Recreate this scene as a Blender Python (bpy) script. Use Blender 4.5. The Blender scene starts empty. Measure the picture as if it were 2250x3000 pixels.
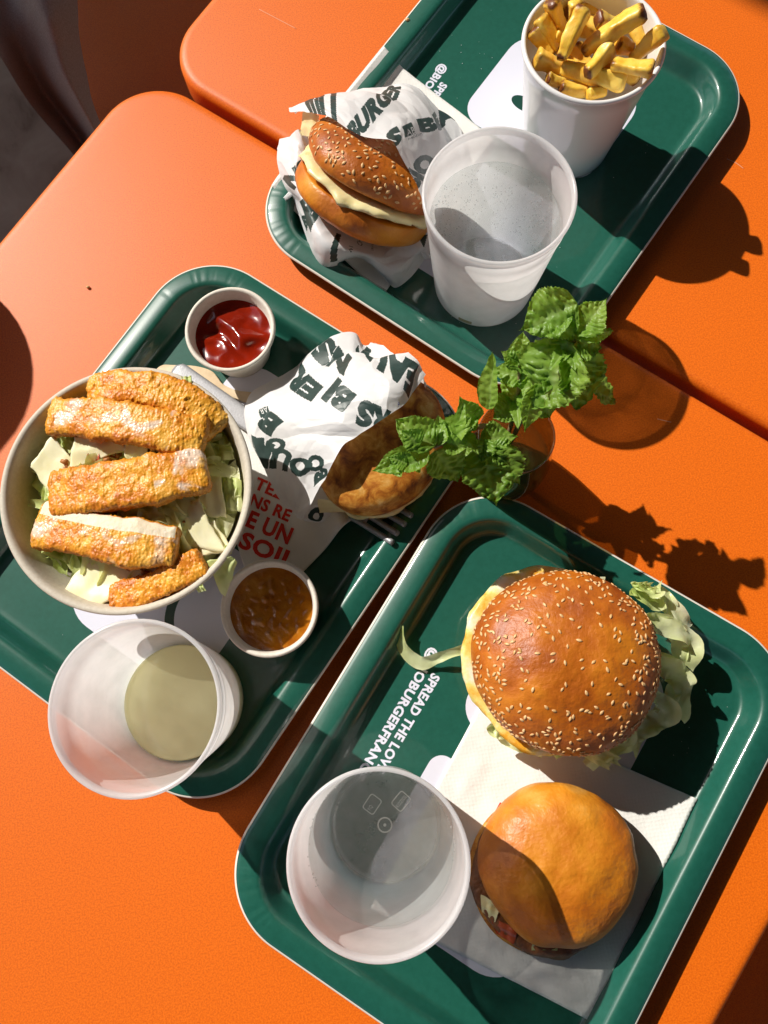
import bpy, math, random
import numpy as np
from mathutils import Vector, Matrix, noise

# ------------------------------------------------------------------ camera, sky, sun
SC = bpy.context.scene
COL = SC.collection
ZT = 74.0                       # table top above the floor, cm (the scene is authored in cm, table top = 0)
CAM_H = 48.75                   # camera above the table top, cm
PITCH, ROLL = math.radians(12.04), math.radians(-9.39)
FOC = 2280.8 / 3000.0           # focal length over picture height
def _rx(a): return np.array([[1, 0, 0], [0, math.cos(a), -math.sin(a)], [0, math.sin(a), math.cos(a)]])
def _rz(a): return np.array([[math.cos(a), -math.sin(a), 0], [math.sin(a), math.cos(a), 0], [0, 0, 1]])
RC = _rx(PITCH) @ _rz(ROLL)
cam = bpy.data.objects.new('camera', bpy.data.cameras.new('camera'))
COL.objects.link(cam)
cam.data.sensor_fit = 'VERTICAL'; cam.data.sensor_height = 36.0; cam.data.lens = 36.0 * FOC
cam.data.clip_start = 0.01; cam.data.clip_end = 500
cam.matrix_world = Matrix([[*RC[0], 0], [*RC[1], 0], [*RC[2], (ZT + CAM_H) * .01], [0, 0, 0, 1]])
SC.camera = cam

SUN = np.array([0.757, -0.880, -1.0]); SUN /= np.linalg.norm(SUN)      # direction the light travels
sun = bpy.data.objects.new('sun', bpy.data.lights.new('sun', 'SUN'))
COL.objects.link(sun)
sun.data.energy = 5.0; sun.data.angle = math.radians(0.55); sun.data.color = (1.0, 0.945, 0.86)
sun.rotation_euler = Vector(SUN).to_track_quat('-Z', 'Y').to_euler()
sun.location = (-3, 4, 5)
W = bpy.data.worlds.new('World'); SC.world = W; W.use_nodes = True
sky = W.node_tree.nodes.new('ShaderNodeTexSky'); sky.sky_type = 'NISHITA'; sky.sun_disc = False
sky.sun_elevation = math.asin(-SUN[2]); sky.sun_rotation = math.atan2(-SUN[0], -SUN[1])
bg = W.node_tree.nodes['Background']; W.node_tree.links.new(sky.outputs[0], bg.inputs[0]); bg.inputs[1].default_value = 0.09
SC.view_settings.view_transform = 'Standard'; SC.view_settings.look = 'None'
SC.view_settings.exposure = 0.12; SC.view_settings.gamma = 1.0; SC.view_settings.use_curve_mapping = False
SC.render.engine = 'CYCLES'
SC.cycles.use_denoising = True
SC.cycles.max_bounces = 16; SC.cycles.diffuse_bounces = 9; SC.cycles.glossy_bounces = 4
SC.cycles.transmission_bounces = 8; SC.cycles.transparent_max_bounces = 24
SC.cycles.caustics_reflective = False; SC.cycles.caustics_refractive = False
SC.cycles.sample_clamp_indirect = 6.0

random.seed(7); rng = np.random.default_rng(7)
PI = math.pi
K = 2250 / 1659.0               # measuring scale of the survey coordinates

def at(u, v, z=0.0):
    """the place (cm) at height z that was surveyed at (u, v)"""
    d = RC @ np.array([(u * K - 1125) / 2280.8, -(v * K - 1500) / 2280.8, -1.0])
    t = (z - CAM_H) / d[2]
    return np.array([d[0] * t, d[1] * t, z])
def survey(P):
    q = (np.asarray(P) - np.array([0, 0, CAM_H])) @ RC
    return np.stack([(1125 + 2280.8 * q[..., 0] / -q[..., 2]) / K, (1500 - 2280.8 * q[..., 1] / -q[..., 2]) / K], -1)

# ------------------------------------------------------------------ materials
def _mat(name):
    m = bpy.data.materials.new(name); m.use_nodes = True
    nt = m.node_tree; return m, nt, nt.nodes['Principled BSDF'], nt.nodes['Material Output']
def nd(nt, typ, ins=None, **at_):
    n = nt.nodes.new(typ)
    for k, v in at_.items(): setattr(n, k, v)
    for k, v in (ins or {}).items():
        if hasattr(v, 'is_output'): nt.links.new(v, n.inputs[k])
        else: n.inputs[k].default_value = v
    return n
def c4(c): return (c[0], c[1], c[2], 1.0)
def tex(nt, scale, detail=4, rough=.55, coord='Object', dist=0.0):
    tc = nd(nt, 'ShaderNodeTexCoord')
    return nd(nt, 'ShaderNodeTexNoise', {'Vector': tc.outputs[coord], 'Scale': scale, 'Detail': detail, 'Roughness': rough, 'Distortion': dist})
def ramp(nt, fac, stops):
    r = nd(nt, 'ShaderNodeValToRGB', {'Fac': fac})
    e = r.color_ramp.elements
    while len(e) < len(stops): e.new(.5)
    for i, (p, c) in enumerate(stops): e[i].position = p; e[i].color = c4(c)
    return r.outputs['Color']
def pm(name, stops, scale=60, detail=5, rough=.5, spec=.5, bump=None, coat=0, coat_r=.1, sss=0, sss_r=(.01, .004, .002), trans=0, coord='Object', metal=0, dist=0.0, rvar=0, tcol=None):
    """principled surface: noise-driven colour, optional bumps [(scale, strength, distance_m, detail)], coat, subsurface, translucency"""
    m, nt, b, out = _mat(name)
    if len(stops) == 1: b.inputs['Base Color'].default_value = c4(stops[0][1]); col = None
    else:
        t = tex(nt, scale, detail, .6, coord, dist); col = ramp(nt, t.outputs['Fac'], stops); nt.links.new(col, b.inputs['Base Color'])
    b.inputs['Roughness'].default_value = rough; b.inputs['Specular IOR Level'].default_value = spec
    b.inputs['Metallic'].default_value = metal
    b.inputs['Coat Weight'].default_value = coat; b.inputs['Coat Roughness'].default_value = coat_r
    if rvar:
        t2 = tex(nt, scale * 1.7, 3); mr = nd(nt, 'ShaderNodeMapRange', {'Value': t2.outputs['Fac'], 'From Min': .3, 'From Max': .7, 'To Min': max(.02, rough - rvar), 'To Max': rough + rvar})
        nt.links.new(mr.outputs[0], b.inputs['Roughness'])
    if sss:
        b.inputs['Subsurface Weight'].default_value = sss; b.inputs['Subsurface Radius'].default_value = sss_r; b.inputs['Subsurface Scale'].default_value = 1.0
    nrm = None
    for (s, st, dd, de) in (bump or []):
        t = tex(nt, s, de)
        ins = {'Height': t.outputs['Fac'], 'Strength': st, 'Distance': dd}
        if nrm is not None: ins['Normal'] = nrm
        nrm = nd(nt, 'ShaderNodeBump', ins).outputs[0]
    if nrm is not None:
        nt.links.new(nrm, b.inputs['Normal'])
        if coat: nt.links.new(nrm, b.inputs['Coat Normal'])
    if trans:
        tr = nd(nt, 'ShaderNodeBsdfTranslucent', {'Color': c4(tcol or stops[-1][1])})
        if col is not None and tcol is None: nt.links.new(col, tr.inputs['Color'])
        mx = nd(nt, 'ShaderNodeMixShader', {'Fac': trans}); nt.links.new(b.outputs[0], mx.inputs[1]); nt.links.new(tr.outputs[0], mx.inputs[2])
        nt.links.new(mx.outputs[0], out.inputs['Surface'])
    return m

MT = {}
MT['orange'] = pm('orange_powder_coat', [(.34, (.66, .108, .002)), (.5, (.76, .142, .003)), (.66, (.84, .175, .006))], 1000, 2, .48, .42, [(2000, .35, .0003, 2), (14, .06, .002, 2)], rvar=.08)
MT['green'] = pm('tray_green', [(.3, (.0085, .088, .060)), (.7, (.012, .105, .074))], 300, 4, .38, .45, [(900, .05, .0003, 3)], coat=1.0, coat_r=.065)
MT['tray_edge'] = pm('tray_cut_edge', [(0, (.72, .68, .60))], rough=.7)
MT['print_white'] = pm('print_white', [(0, (.74, .75, .86))], rough=.35, coat=.4, coat_r=.15)
MT['print_green'] = pm('print_dark_green', [(0, (.010, .055, .042))], rough=.35, coat=.4, coat_r=.15)
MT['red_ink'] = pm('red_ink', [(.3, (.66, .035, .018)), (.7, (.74, .05, .028))], 400, 3, .8, .2)
MT['paper'] = pm('wrapper_paper', [(.3, (.83, .83, .84)), (.7, (.88, .88, .88))], 120, 4, .42, .4, [(500, .12, .0004, 4)], trans=.22)
MT['ink'] = pm('wrapper_ink', [(.3, (.020, .040, .036)), (.7, (.032, .060, .054))], 200, 4, .42, .4, [(500, .12, .0004, 4)])
MT['blue_ink'] = pm('pen_ink', [(0, (.02, .08, .55))], rough=.5)
MT['bowl'] = pm('moulded_fibre', [(.3, (.56, .50, .40)), (.7, (.66, .60, .50))], 500, 4, .62, .3, [(700, .15, .0004, 3)])
MT['pot'] = pm('paper_pot', [(.3, (.70, .64, .55)), (.7, (.78, .73, .64))], 400, 4, .5, .35, [(600, .1, .0004, 3)])
MT['white_cup'] = pm('white_glazed_card', [(0, (.84, .83, .82))], rough=.25, coat=.5, coat_r=.06)
MT['steel'] = pm('brushed_steel', [(.3, (.30, .30, .315)), (.7, (.38, .38, .395))], 900, 3, .42, .5, [(900, .3, .0003, 2)], metal=.35)
MT['wood'] = pm('birch_wood', [(.35, (.66, .49, .30)), (.65, (.76, .60, .40))], 160, 6, .55, .3, [(700, .15, .0003, 3)])
MT['floor'] = pm('stone_floor', [(.30, (.20, .11, .06)), (.42, (.42, .27, .17)), (.62, (.54, .37, .24)), (.72, (.62, .46, .32))], 7, 9, .75, .3, [(60, .3, .002, 5)], dist=.6)
MT['coat'] = pm('taupe_cloth', [(.35, (.33, .25, .21)), (.65, (.45, .35, .30))], 700, 4, .9, .2, [(1500, .4, .0006, 2)])
MT['shade'] = pm('blocker_dark', [(0, (.05, .04, .035))], rough=.9)  # dark surface of the added light blockers
MT['bun'] = pm('sesame_bun_crust', [(.30, (.27, .050, .0015)), (.48, (.46, .115, .003)), (.72, (.66, .22, .010))], 40, 9, .5, .5, [(300, .45, .001, 5), (80, .6, .0025, 5)], coat=.18, coat_r=.34)
MT['brioche'] = pm('brioche_crust', [(.32, (.36, .080, .002)), (.46, (.53, .155, .004)), (.60, (.66, .25, .012)), (.75, (.78, .42, .09))], 22, 9, .54, .45, [(420, .35, .0008, 5), (110, .5, .002, 5), (40, .35, .003, 3)], coat=.25, coat_r=.28)
MT['crumb'] = pm('bread_crumb', [(.3, (.62, .30, .07)), (.55, (.74, .47, .17)), (.75, (.80, .60, .30))], 90, 7, .8, .2, [(350, .5, .001, 5)])
MT['toast'] = pm('toasted_bread', [(.32, (.17, .042, .005)), (.45, (.42, .135, .014)), (.56, (.62, .27, .038)), (.74, (.82, .52, .18))], 110, 9, .5, .35, [(420, .3, .001, 5)], dist=.5)
MT['patty'] = pm('grilled_patty', [(.3, (.10, .03, .010)), (.7, (.30, .11, .035))], 110, 6, .45, .5, [(300, .7, .0015, 6)])
MT['seed'] = pm('sesame_seed', [(.3, (.62, .34, .12)), (.7, (.82, .56, .28))], 60, 2, .4, .5)
MT['cheese'] = pm('melted_cheese', [(.3, (.80, .66, .30)), (.7, (.86, .76, .45))], 90, 5, .3, .5, [(200, .2, .001, 3)], sss=.25, sss_r=(.006, .004, .002))
MT['slice'] = pm('hard_cheese', [(.3, (.86, .79, .44)), (.7, (.92, .87, .58))], 60, 4, .4, .45, [(300, .1, .0006, 3)], sss=.3, sss_r=(.006, .005, .003))
MT['egg'] = pm('fried_egg', [(.40, (.84, .78, .58)), (.50, (.84, .66, .20)), (.62, (.78, .36, .02))], 45, 5, .35, .5, [(150, .3, .001, 4)], sss=.2, sss_r=(.006, .004, .002))
MT['lettuce'] = pm('iceberg_lettuce', [(.32, (.56, .70, .18)), (.47, (.80, .87, .42)), (.75, (.95, .95, .74))], 28, 5, .3, .5, [(160, .4, .0015, 4)], trans=.45)
MT['chicken'] = None
MT['meat'] = pm('chicken_meat', [(.3, (.80, .66, .46)), (.7, (.88, .78, .60))], 120, 6, .55, .4, [(350, .5, .001, 5)], sss=.2, sss_r=(.006, .004, .002))
MT['onion'] = pm('fried_onion', [(.3, (.22, .06, .012)), (.6, (.46, .18, .04)), (.8, (.60, .30, .09))], 130, 5, .5, .4, [(300, .5, .001, 4)])
MT['tomato'] = pm('tomato', [(.3, (.34, .045, .015)), (.7, (.52, .13, .06))], 80, 4, .25, .5)
MT['ketchup'] = pm('ketchup', [(.3, (.17, .008, .002)), (.7, (.29, .016, .003))], 60, 4, .16, .6, [(90, .12, .002, 3)], coat=.6, coat_r=.07)
MT['sauce'] = pm('curry_sauce', [(.3, (.24, .060, .003)), (.5, (.38, .125, .006)), (.75, (.48, .20, .020))], 80, 6, .2, .55, [(160, .4, .002, 5)], coat=.6, coat_r=.08)
MT['stem'] = pm('mint_stem', [(.3, (.20, .17, .06)), (.7, (.34, .20, .13))], 120, 4, .5, .4)
MT['dark_metal'] = pm('dark_metal', [(0, (.10, .02, .006))], rough=.5)

def napkin_mat():
    m, nt, b, out = _mat('embossed_napkin')
    tc = nd(nt, 'ShaderNodeTexCoord')
    t = tex(nt, 40, 5); nt.links.new(ramp(nt, t.outputs['Fac'], [(.3, (.80, .79, .75)), (.7, (.85, .84, .80))]), b.inputs['Base Color'])
    v = nd(nt, 'ShaderNodeTexVoronoi', {'Vector': tc.outputs['Object'], 'Scale': 480, 'Randomness': .25})
    b1 = nd(nt, 'ShaderNodeBump', {'Height': v.outputs['Distance'], 'Strength': .35, 'Distance': .0005})
    t2 = tex(nt, 45, 5); b2 = nd(nt, 'ShaderNodeBump', {'Height': t2.outputs['Fac'], 'Strength': .3, 'Distance': .002, 'Normal': b1.outputs[0]})
    nt.links.new(b2.outputs[0], b.inputs['Normal']); b.inputs['Roughness'].default_value = .9; b.inputs['Specular IOR Level'].default_value = .15
    return m
MT['napkin'] = napkin_mat()

def breading_mat():
    """fried crumb: pale and dark crumbs, here and there a smear of white sauce"""
    m, nt, b, out = _mat('fried_breading')
    t0 = tex(nt, 38, 4, .6); t1 = tex(nt, 190, 8, .7); t = nd(nt, 'ShaderNodeMix', {0: .38, 2: t0.outputs['Fac'], 3: t1.outputs['Fac']}); t.outputs[0].name; base = ramp(nt, t.outputs[0], [(.33, (.38, .074, .003)), (.43, (.70, .215, .008)), (.52, (.87, .39, .027)), (.66, (.94, .60, .13))])
    v = nd(nt, 'ShaderNodeTexVoronoi', {'Vector': nd(nt, 'ShaderNodeTexCoord').outputs['Object'], 'Scale': 620})
    dk = nd(nt, 'ShaderNodeMapRange', {'Value': v.outputs['Color'], 'From Min': .6, 'From Max': .95, 'To Min': 0.0, 'To Max': .3})
    mix = nd(nt, 'ShaderNodeMix', {'Factor': dk.outputs[0]}, data_type='RGBA'); nt.links.new(base, mix.inputs[6]); mix.inputs[7].default_value = (.48, .14, .012, 1)
    rm = nd(nt, 'ShaderNodeAttribute', attribute_name='rim'); rn = nd(nt, 'ShaderNodeMath', {0: rm.outputs['Fac'], 1: .62}, operation='MULTIPLY')
    mixr = nd(nt, 'ShaderNodeMix', {'Factor': rn.outputs[0]}, data_type='RGBA'); nt.links.new(mix.outputs[2], mixr.inputs[6]); mixr.inputs[7].default_value = (.34, .075, .004, 1); mix = mixr
    s = tex(nt, 55, 4, .5, 'Object', .6); at1 = nd(nt, 'ShaderNodeAttribute', attribute_name='glaze')
    mul = nd(nt, 'ShaderNodeMath', {0: s.outputs['Fac'], 1: at1.outputs['Fac']}, operation='MULTIPLY')
    fac = nd(nt, 'ShaderNodeMapRange', {'Value': mul.outputs[0], 'From Min': .48, 'From Max': .58, 'To Max': .9})
    mix2 = nd(nt, 'ShaderNodeMix', {'Factor': fac.outputs[0]}, data_type='RGBA'); nt.links.new(mix.outputs[2], mix2.inputs[6]); mix2.inputs[7].default_value = (.86, .68, .54, 1)
    nt.links.new(mix2.outputs[2], b.inputs['Base Color'])
    rg = nd(nt, 'ShaderNodeMapRange', {'Value': fac.outputs[0], 'To Min': .42, 'To Max': .12}); nt.links.new(rg.outputs[0], b.inputs['Roughness'])
    bp = nd(nt, 'ShaderNodeBump', {'Height': v.outputs['Distance'], 'Strength': .3, 'Distance': .001}, invert=True)
    t3 = tex(nt, 300, 5); bp2 = nd(nt, 'ShaderNodeBump', {'Height': t3.outputs['Fac'], 'Strength': .4, 'Distance': .001, 'Normal': bp.outputs[0]})
    nt.links.new(bp2.outputs[0], b.inputs['Normal'])
    return m
MT['chicken'] = breading_mat()

def fry_mat():
    m, nt, b, out = _mat('fried_potato')
    t = tex(nt, 70, 7, .6); base = ramp(nt, t.outputs['Fac'], [(.28, (.66, .27, .015)), (.42, (.88, .52, .050)), (.64, (.94, .68, .15))])
    a = nd(nt, 'ShaderNodeAttribute', attribute_name='brown')
    t2 = tex(nt, 160, 6, .6); mul = nd(nt, 'ShaderNodeMath', {0: t2.outputs['Fac'], 1: a.outputs['Fac']}, operation='MULTIPLY')
    f = nd(nt, 'ShaderNodeMapRange', {'Value': mul.outputs[0], 'From Min': .30, 'From Max': .58})
    mx = nd(nt, 'ShaderNodeMix', {'Factor': f.outputs[0]}, data_type='RGBA'); nt.links.new(base, mx.inputs[6]); mx.inputs[7].default_value = (.16, .045, .008, 1)
    nt.links.new(mx.outputs[2], b.inputs['Base Color']); b.inputs['Roughness'].default_value = .38
    b.inputs['Subsurface Weight'].default_value = .15; b.inputs['Subsurface Radius'].default_value = (.006, .003, .001); b.inputs['Subsurface Scale'].default_value = 1
    t3 = tex(nt, 260, 5); nt.links.new(nd(nt, 'ShaderNodeBump', {'Height': t3.outputs['Fac'], 'Strength': .4, 'Distance': .001}).outputs[0], b.inputs['Normal'])
    return m
MT['fry'] = fry_mat()

def mint_mat():
    m, nt, b, out = _mat('mint_leaf')
    t = tex(nt, 45, 5); col = ramp(nt, t.outputs['Fac'], [(.3, (.15, .31, .028)), (.7, (.32, .50, .08))])
    a = nd(nt, 'ShaderNodeAttribute', attribute_name='vein')
    mx = nd(nt, 'ShaderNodeMix', {'Factor': a.outputs['Fac']}, data_type='RGBA'); nt.links.new(col, mx.inputs[6]); mx.inputs[7].default_value = (.34, .48, .14, 1)
    nt.links.new(mx.outputs[2], b.inputs['Base Color']); b.inputs['Roughness'].default_value = .38; b.inputs['Specular IOR Level'].default_value = .4
    t3 = tex(nt, 330, 4); nt.links.new(nd(nt, 'ShaderNodeBump', {'Height': t3.outputs['Fac'], 'Strength': .35, 'Distance': .001}).outputs[0], b.inputs['Normal'])
    tr = nd(nt, 'ShaderNodeBsdfTranslucent', {'Color': (.34, .60, .05, 1)})
    ms = nd(nt, 'ShaderNodeMixShader', {'Fac': .46}); nt.links.new(b.outputs[0], ms.inputs[1]); nt.links.new(tr.outputs[0], ms.inputs[2]); nt.links.new(ms.outputs[0], out.inputs['Surface'])
    return m
MT['mint'] = mint_mat()

def clear_mat(name, milk, tint, milk_col=(.86, .85, .86), gloss_r=.12, spec=1.0, translucent=.6, noise_s=0):
    """cloudy plastic or a drink: part milky scattering, part straight see-through, fresnel gloss on top"""
    m, nt, b, out = _mat(name); nt.nodes.remove(b)
    tp = nd(nt, 'ShaderNodeBsdfTransparent', {'Color': c4(tint)})
    df = nd(nt, 'ShaderNodeBsdfDiffuse', {'Color': c4(milk_col)}); tl = nd(nt, 'ShaderNodeBsdfTranslucent', {'Color': c4(milk_col)})
    a = nd(nt, 'ShaderNodeMixShader', {'Fac': translucent}); nt.links.new(df.outputs[0], a.inputs[1]); nt.links.new(tl.outputs[0], a.inputs[2])
    c = nd(nt, 'ShaderNodeMixShader', {'Fac': milk}); nt.links.new(tp.outputs[0], c.inputs[1]); nt.links.new(a.outputs[0], c.inputs[2])
    if noise_s:
        t = tex(nt, noise_s, 5); mr = nd(nt, 'ShaderNodeMapRange', {'Value': t.outputs['Fac'], 'From Min': .3, 'From Max': .7, 'To Min': milk - .08, 'To Max': min(1, milk + .08)}); nt.links.new(mr.outputs[0], c.inputs['Fac'])
    gl = nd(nt, 'ShaderNodeBsdfGlossy', {'Color': (1, 1, 1, 1), 'Roughness': gloss_r})
    lw = nd(nt, 'ShaderNodeLayerWeight', {'Blend': .5}); pw = nd(nt, 'ShaderNodeMath', {0: lw.outputs['Facing'], 1: 5.0}, operation='POWER')
    fr = nd(nt, 'ShaderNodeMapRange', {'Value': pw.outputs[0], 'To Min': .04 * spec, 'To Max': .85 * min(1, spec)})
    d = nd(nt, 'ShaderNodeMixShader', {'Fac': fr.outputs[0]}); nt.links.new(c.outputs[0], d.inputs[1]); nt.links.new(gl.outputs[0], d.inputs[2])
    nt.links.new(d.outputs[0], out.inputs['Surface'])
    return m
MT['frost'] = clear_mat('frosted_plastic', .87, (.985, .985, .985), (.985, .978, .982), .22, .6, .62, 60)
MT['frost_base'] = clear_mat('frosted_plastic_base', .32, (.95, .95, .95), (.85, .85, .85), .2, .9, .45, 90)
MT['water'] = clear_mat('water', .09, (.97, .985, .98), (.85, .88, .88), .02, .75)
MT['lemonade'] = clear_mat('lemonade', .88, (.98, .95, .68), (1.0, .97, .64), .03, .75, .35)
MT['glass'] = clear_mat('brown_tinted_glass', .22, (.62, .56, .32), (.05, .055, .02), .02, 4.0)
MT['bubble'] = clear_mat('bubble', .25, (.97, .98, .98), (.9, .92, .92), .03, 1.0)

# ------------------------------------------------------------------ object helpers
BASE = {}
def _link(o, parent, base):
    COL.objects.link(o)
    if parent is not None:
        o.parent = parent; BASE[o.name] = base
    else:
        o.location = ((base[0]) * .01, base[1] * .01, (base[2] + ZT) * .01); BASE[o.name] = base
def tag(o, label=None, cat=None, group=None, kind=None):
    if label: o['label'] = label
    if cat: o['category'] = cat
    if group: o['group'] = group
    if kind: o['kind'] = kind
    return o
def thing(name, base, label, cat, group=None, kind=None):
    o = bpy.data.objects.new(name, None); o.empty_display_size = .02
    _link(o, None, np.asarray(base, float)); return tag(o, label, cat, group, kind)
def mesh_of(name, V, F, mats, smooth=True, fm=None, attrs=None):
    me = bpy.data.meshes.new(name); V = np.asarray(V, float)
    me.from_pydata((V * .01).tolist(), [], [tuple(int(i) for i in f) for f in F])
    for m in (mats if isinstance(mats, (list, tuple)) else [mats]): me.materials.append(m)
    if smooth: me.polygons.foreach_set('use_smooth', np.ones(len(me.polygons), bool))
    if fm is not None: me.polygons.foreach_set('material_index', np.asarray(fm, np.int32))
    for k, v in (attrs or {}).items():
        a = me.attributes.new(k, 'FLOAT', 'POINT'); a.data.foreach_set('value', np.asarray(v, np.float32))
    me.validate(); me.update(); return me
def ob(name, V, F, mats, parent=None, base=None, smooth=True, fm=None, attrs=None):
    """V in cm in the table frame"""
    V = np.asarray(V, float)
    if parent is not None: b = BASE[parent.name]
    else: b = np.asarray(base, float) if base is not None else np.array([V[:, 0].mean(), V[:, 1].mean(), V[:, 2].min()])
    o = bpy.data.objects.new(name, mesh_of(name, V - b, F, mats, smooth, fm, attrs))
    _link(o, parent, b); return o
def join(parts):
    Vs, Fs, n = [], [], 0
    for V, F in parts:
        V = np.asarray(V, float); Vs.append(V); Fs += [tuple(i + n for i in f) for f in F]; n += len(V)
    return np.concatenate(Vs), Fs
def gridf(nv, nu, wrap=False, flip=False):
    F = []
    for j in range(nv - 1):
        for i in range(nu if wrap else nu - 1):
            a, b = j * nu + i, j * nu + (i + 1) % nu
            q = (a, b, b + nu, a + nu); F.append(q[::-1] if flip else q)
    return F
def lathe(prof, c, n=72, cap0=False, cap1=False):
    th = np.linspace(0, 2 * PI, n, endpoint=False)
    V = np.concatenate([np.stack([c[0] + r * np.cos(th), c[1] + r * np.sin(th), np.full(n, c[2] + z)], 1) for r, z in prof])
    F = gridf(len(prof), n, True)
    if cap0: F.append(tuple(range(n))[::-1])
    if cap1: F.append(tuple(range((len(prof) - 1) * n, len(prof) * n)))
    return V, F
def cat_rom(C, t):
    C = np.asarray(C, float); n = len(C) - 1; t = np.clip(np.asarray(t, float) * n, 0, n - 1e-9); i = t.astype(int); f = t - i
    sh = (-1,) + (1,) * (C.ndim - 1); f = f.reshape(sh)
    p0, p1, p2, p3 = C[np.maximum(i - 1, 0)], C[i], C[i + 1], C[np.minimum(i + 2, n)]
    return .5 * (2 * p1 + (p2 - p0) * f + (2 * p0 - 5 * p1 + 4 * p2 - p3) * f ** 2 + (3 * p1 - p0 - 3 * p2 + p3) * f ** 3)
def frames(P):
    T = np.gradient(P, axis=0); T /= np.linalg.norm(T, axis=1, keepdims=True) + 1e-9
    up = np.array([0, 0, 1.0]); A = np.cross(np.broadcast_to(up, T.shape), T); ln = np.linalg.norm(A, axis=1, keepdims=True)
    A = np.where(ln > .05, A / (ln + 1e-9), np.array([1.0, 0, 0])); B = np.cross(T, A); return T, A, B
def tube(path, rad, n=10, m=24):
    P = cat_rom(path, np.linspace(0, 1, m)); R = cat_rom(np.atleast_1d(np.asarray(rad, float) * np.ones(len(path)))[:, None], np.linspace(0, 1, m))
    T, A, B = frames(P); th = np.linspace(0, 2 * PI, n, endpoint=False)
    V = (P[:, None] + R[:, :, None] * (np.cos(th)[None, :, None] * A[:, None] + np.sin(th)[None, :, None] * B[:, None])).reshape(-1, 3)
    F = gridf(m, n, True); F.append(tuple(range(n))[::-1]); F.append(tuple(range((m - 1) * n, m * n))); return V, F
def nz(P, s, o=4, off=0.0):
    P = np.asarray(P, float)
    return np.array([noise.fractal(Vector((p[0] * s + off, p[1] * s, p[2] * s)), 1.0, 2.0, o) for p in P.reshape(-1, 3)]).reshape(P.shape[:-1])
def norms(V, F):
    N = np.zeros_like(V); F = np.array([f[:3] for f in F]); n = np.cross(V[F[:, 1]] - V[F[:, 0]], V[F[:, 2]] - V[F[:, 0]])
    for k in range(3): np.add.at(N, F[:, k], n)
    return N / (np.linalg.norm(N, axis=1, keepdims=True) + 1e-12)
def rot_to(axis, spin=0.0):
    z = np.asarray(axis, float); z /= np.linalg.norm(z); x = np.cross([0, 1, .01], z); x /= np.linalg.norm(x); y = np.cross(z, x)
    c, s = math.cos(spin), math.sin(spin); return np.stack([c * x + s * y, -s * x + c * y, z], 1)
def rrect(w, h, r, n=14, c=(0, 0)):
    """rounded rectangle outline, counter-clockwise"""
    rs = r if isinstance(r, (list, tuple)) else [r] * 4
    out = []
    for k, (sx, sy) in enumerate(((1, 1), (-1, 1), (-1, -1), (1, -1))):
        R = rs[k]; cx, cy = sx * (w / 2 - R), sy * (h / 2 - R)
        for i in range(n + 1):
            a = PI / 2 * (k + i / n); out.append((c[0] + cx + R * math.cos(a), c[1] + cy + R * math.sin(a)))
    return np.array(out)
def slab(outline, z0, z1, bev=.05, xf=None):
    """a plate with softened top and bottom edges"""
    O = np.asarray(outline, float); n = len(O); c = O.mean(0)
    d = np.roll(O, -1, 0) - np.roll(O, 1, 0); nn = np.stack([d[:, 1], -d[:, 0]], 1); nn /= np.linalg.norm(nn, axis=1, keepdims=True) + 1e-9
    rings = [(bev, z0), (bev * .3, z0 + bev * .3), (0, z0 + bev), (0, z1 - bev), (bev * .3, z1 - bev * .3), (bev, z1)]
    V = np.concatenate([np.column_stack([O - nn * i, np.full(n, z)]) for i, z in rings])
    F = gridf(len(rings), n, True); F.append(tuple(range(n))[::-1]); F.append(tuple(range(5 * n, 6 * n)))
    if xf is not None: V = xf(V)
    return V, F
def local(c, yaw):
    co, s = math.cos(yaw), math.sin(yaw)
    def f(V):
        V = np.asarray(V, float); o = V.copy(); o[..., 0] = c[0] + V[..., 0] * co - V[..., 1] * s; o[..., 1] = c[1] + V[..., 0] * s + V[..., 1] * co; return o
    return f
def flat(outline, z, xf=None):
    O = np.asarray(outline, float); V = np.column_stack([O, np.full(len(O), z)]); V = xf(V) if xf else V
    return V, [tuple(range(len(O)))]

_glyphs = {}
def glyphs(s, fat=.02):
    """triangles of a word: height of capitals = 1, starts at x = 0"""
    if (s, fat) in _glyphs: return _glyphs[(s, fat)]
    cu = bpy.data.curves.new('word', 'FONT'); cu.body = s; cu.size = 1.0; cu.offset = fat; cu.fill_mode = 'BOTH'; cu.resolution_u = 3; cu.space_character = 1.06
    o = bpy.data.objects.new('word', cu); COL.objects.link(o); bpy.context.view_layer.update()
    me = o.evaluated_get(bpy.context.evaluated_depsgraph_get()).to_mesh(); me.calc_loop_triangles()
    V = np.array([v.co[:2] for v in me.vertices]); T = np.array([t.vertices[:] for t in me.loop_triangles])
    bpy.data.objects.remove(o); bpy.data.curves.remove(cu)
    V = V.copy(); V[:, 0] -= V[:, 0].min(); V /= .72
    _glyphs[(s, fat)] = (V, T); return V, T
def lettering(name, s, org, right, up, mat, parent, fat=.02, cond=1.0):
    V, T = glyphs(s, fat); org, right, up = (np.asarray(a, float) for a in (org, right, up))
    P = org + V[:, :1] * cond * right + V[:, 1:2] * up
    return ob(name, P, T, mat, parent, smooth=False)

# ------------------------------------------------------------------ floor, tables, chairs, added shade casters
fl = ob('floor', [(-900, -900, -ZT), (900, -900, -ZT), (900, 900, -ZT), (-900, 900, -ZT)], [(0, 1, 2, 3)], MT['floor'], base=(0, 0, -ZT)); tag(fl, kind='structure')

TA = math.radians(-43.395)
TB = local((0, 0), TA)          # table frame -> scene
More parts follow.
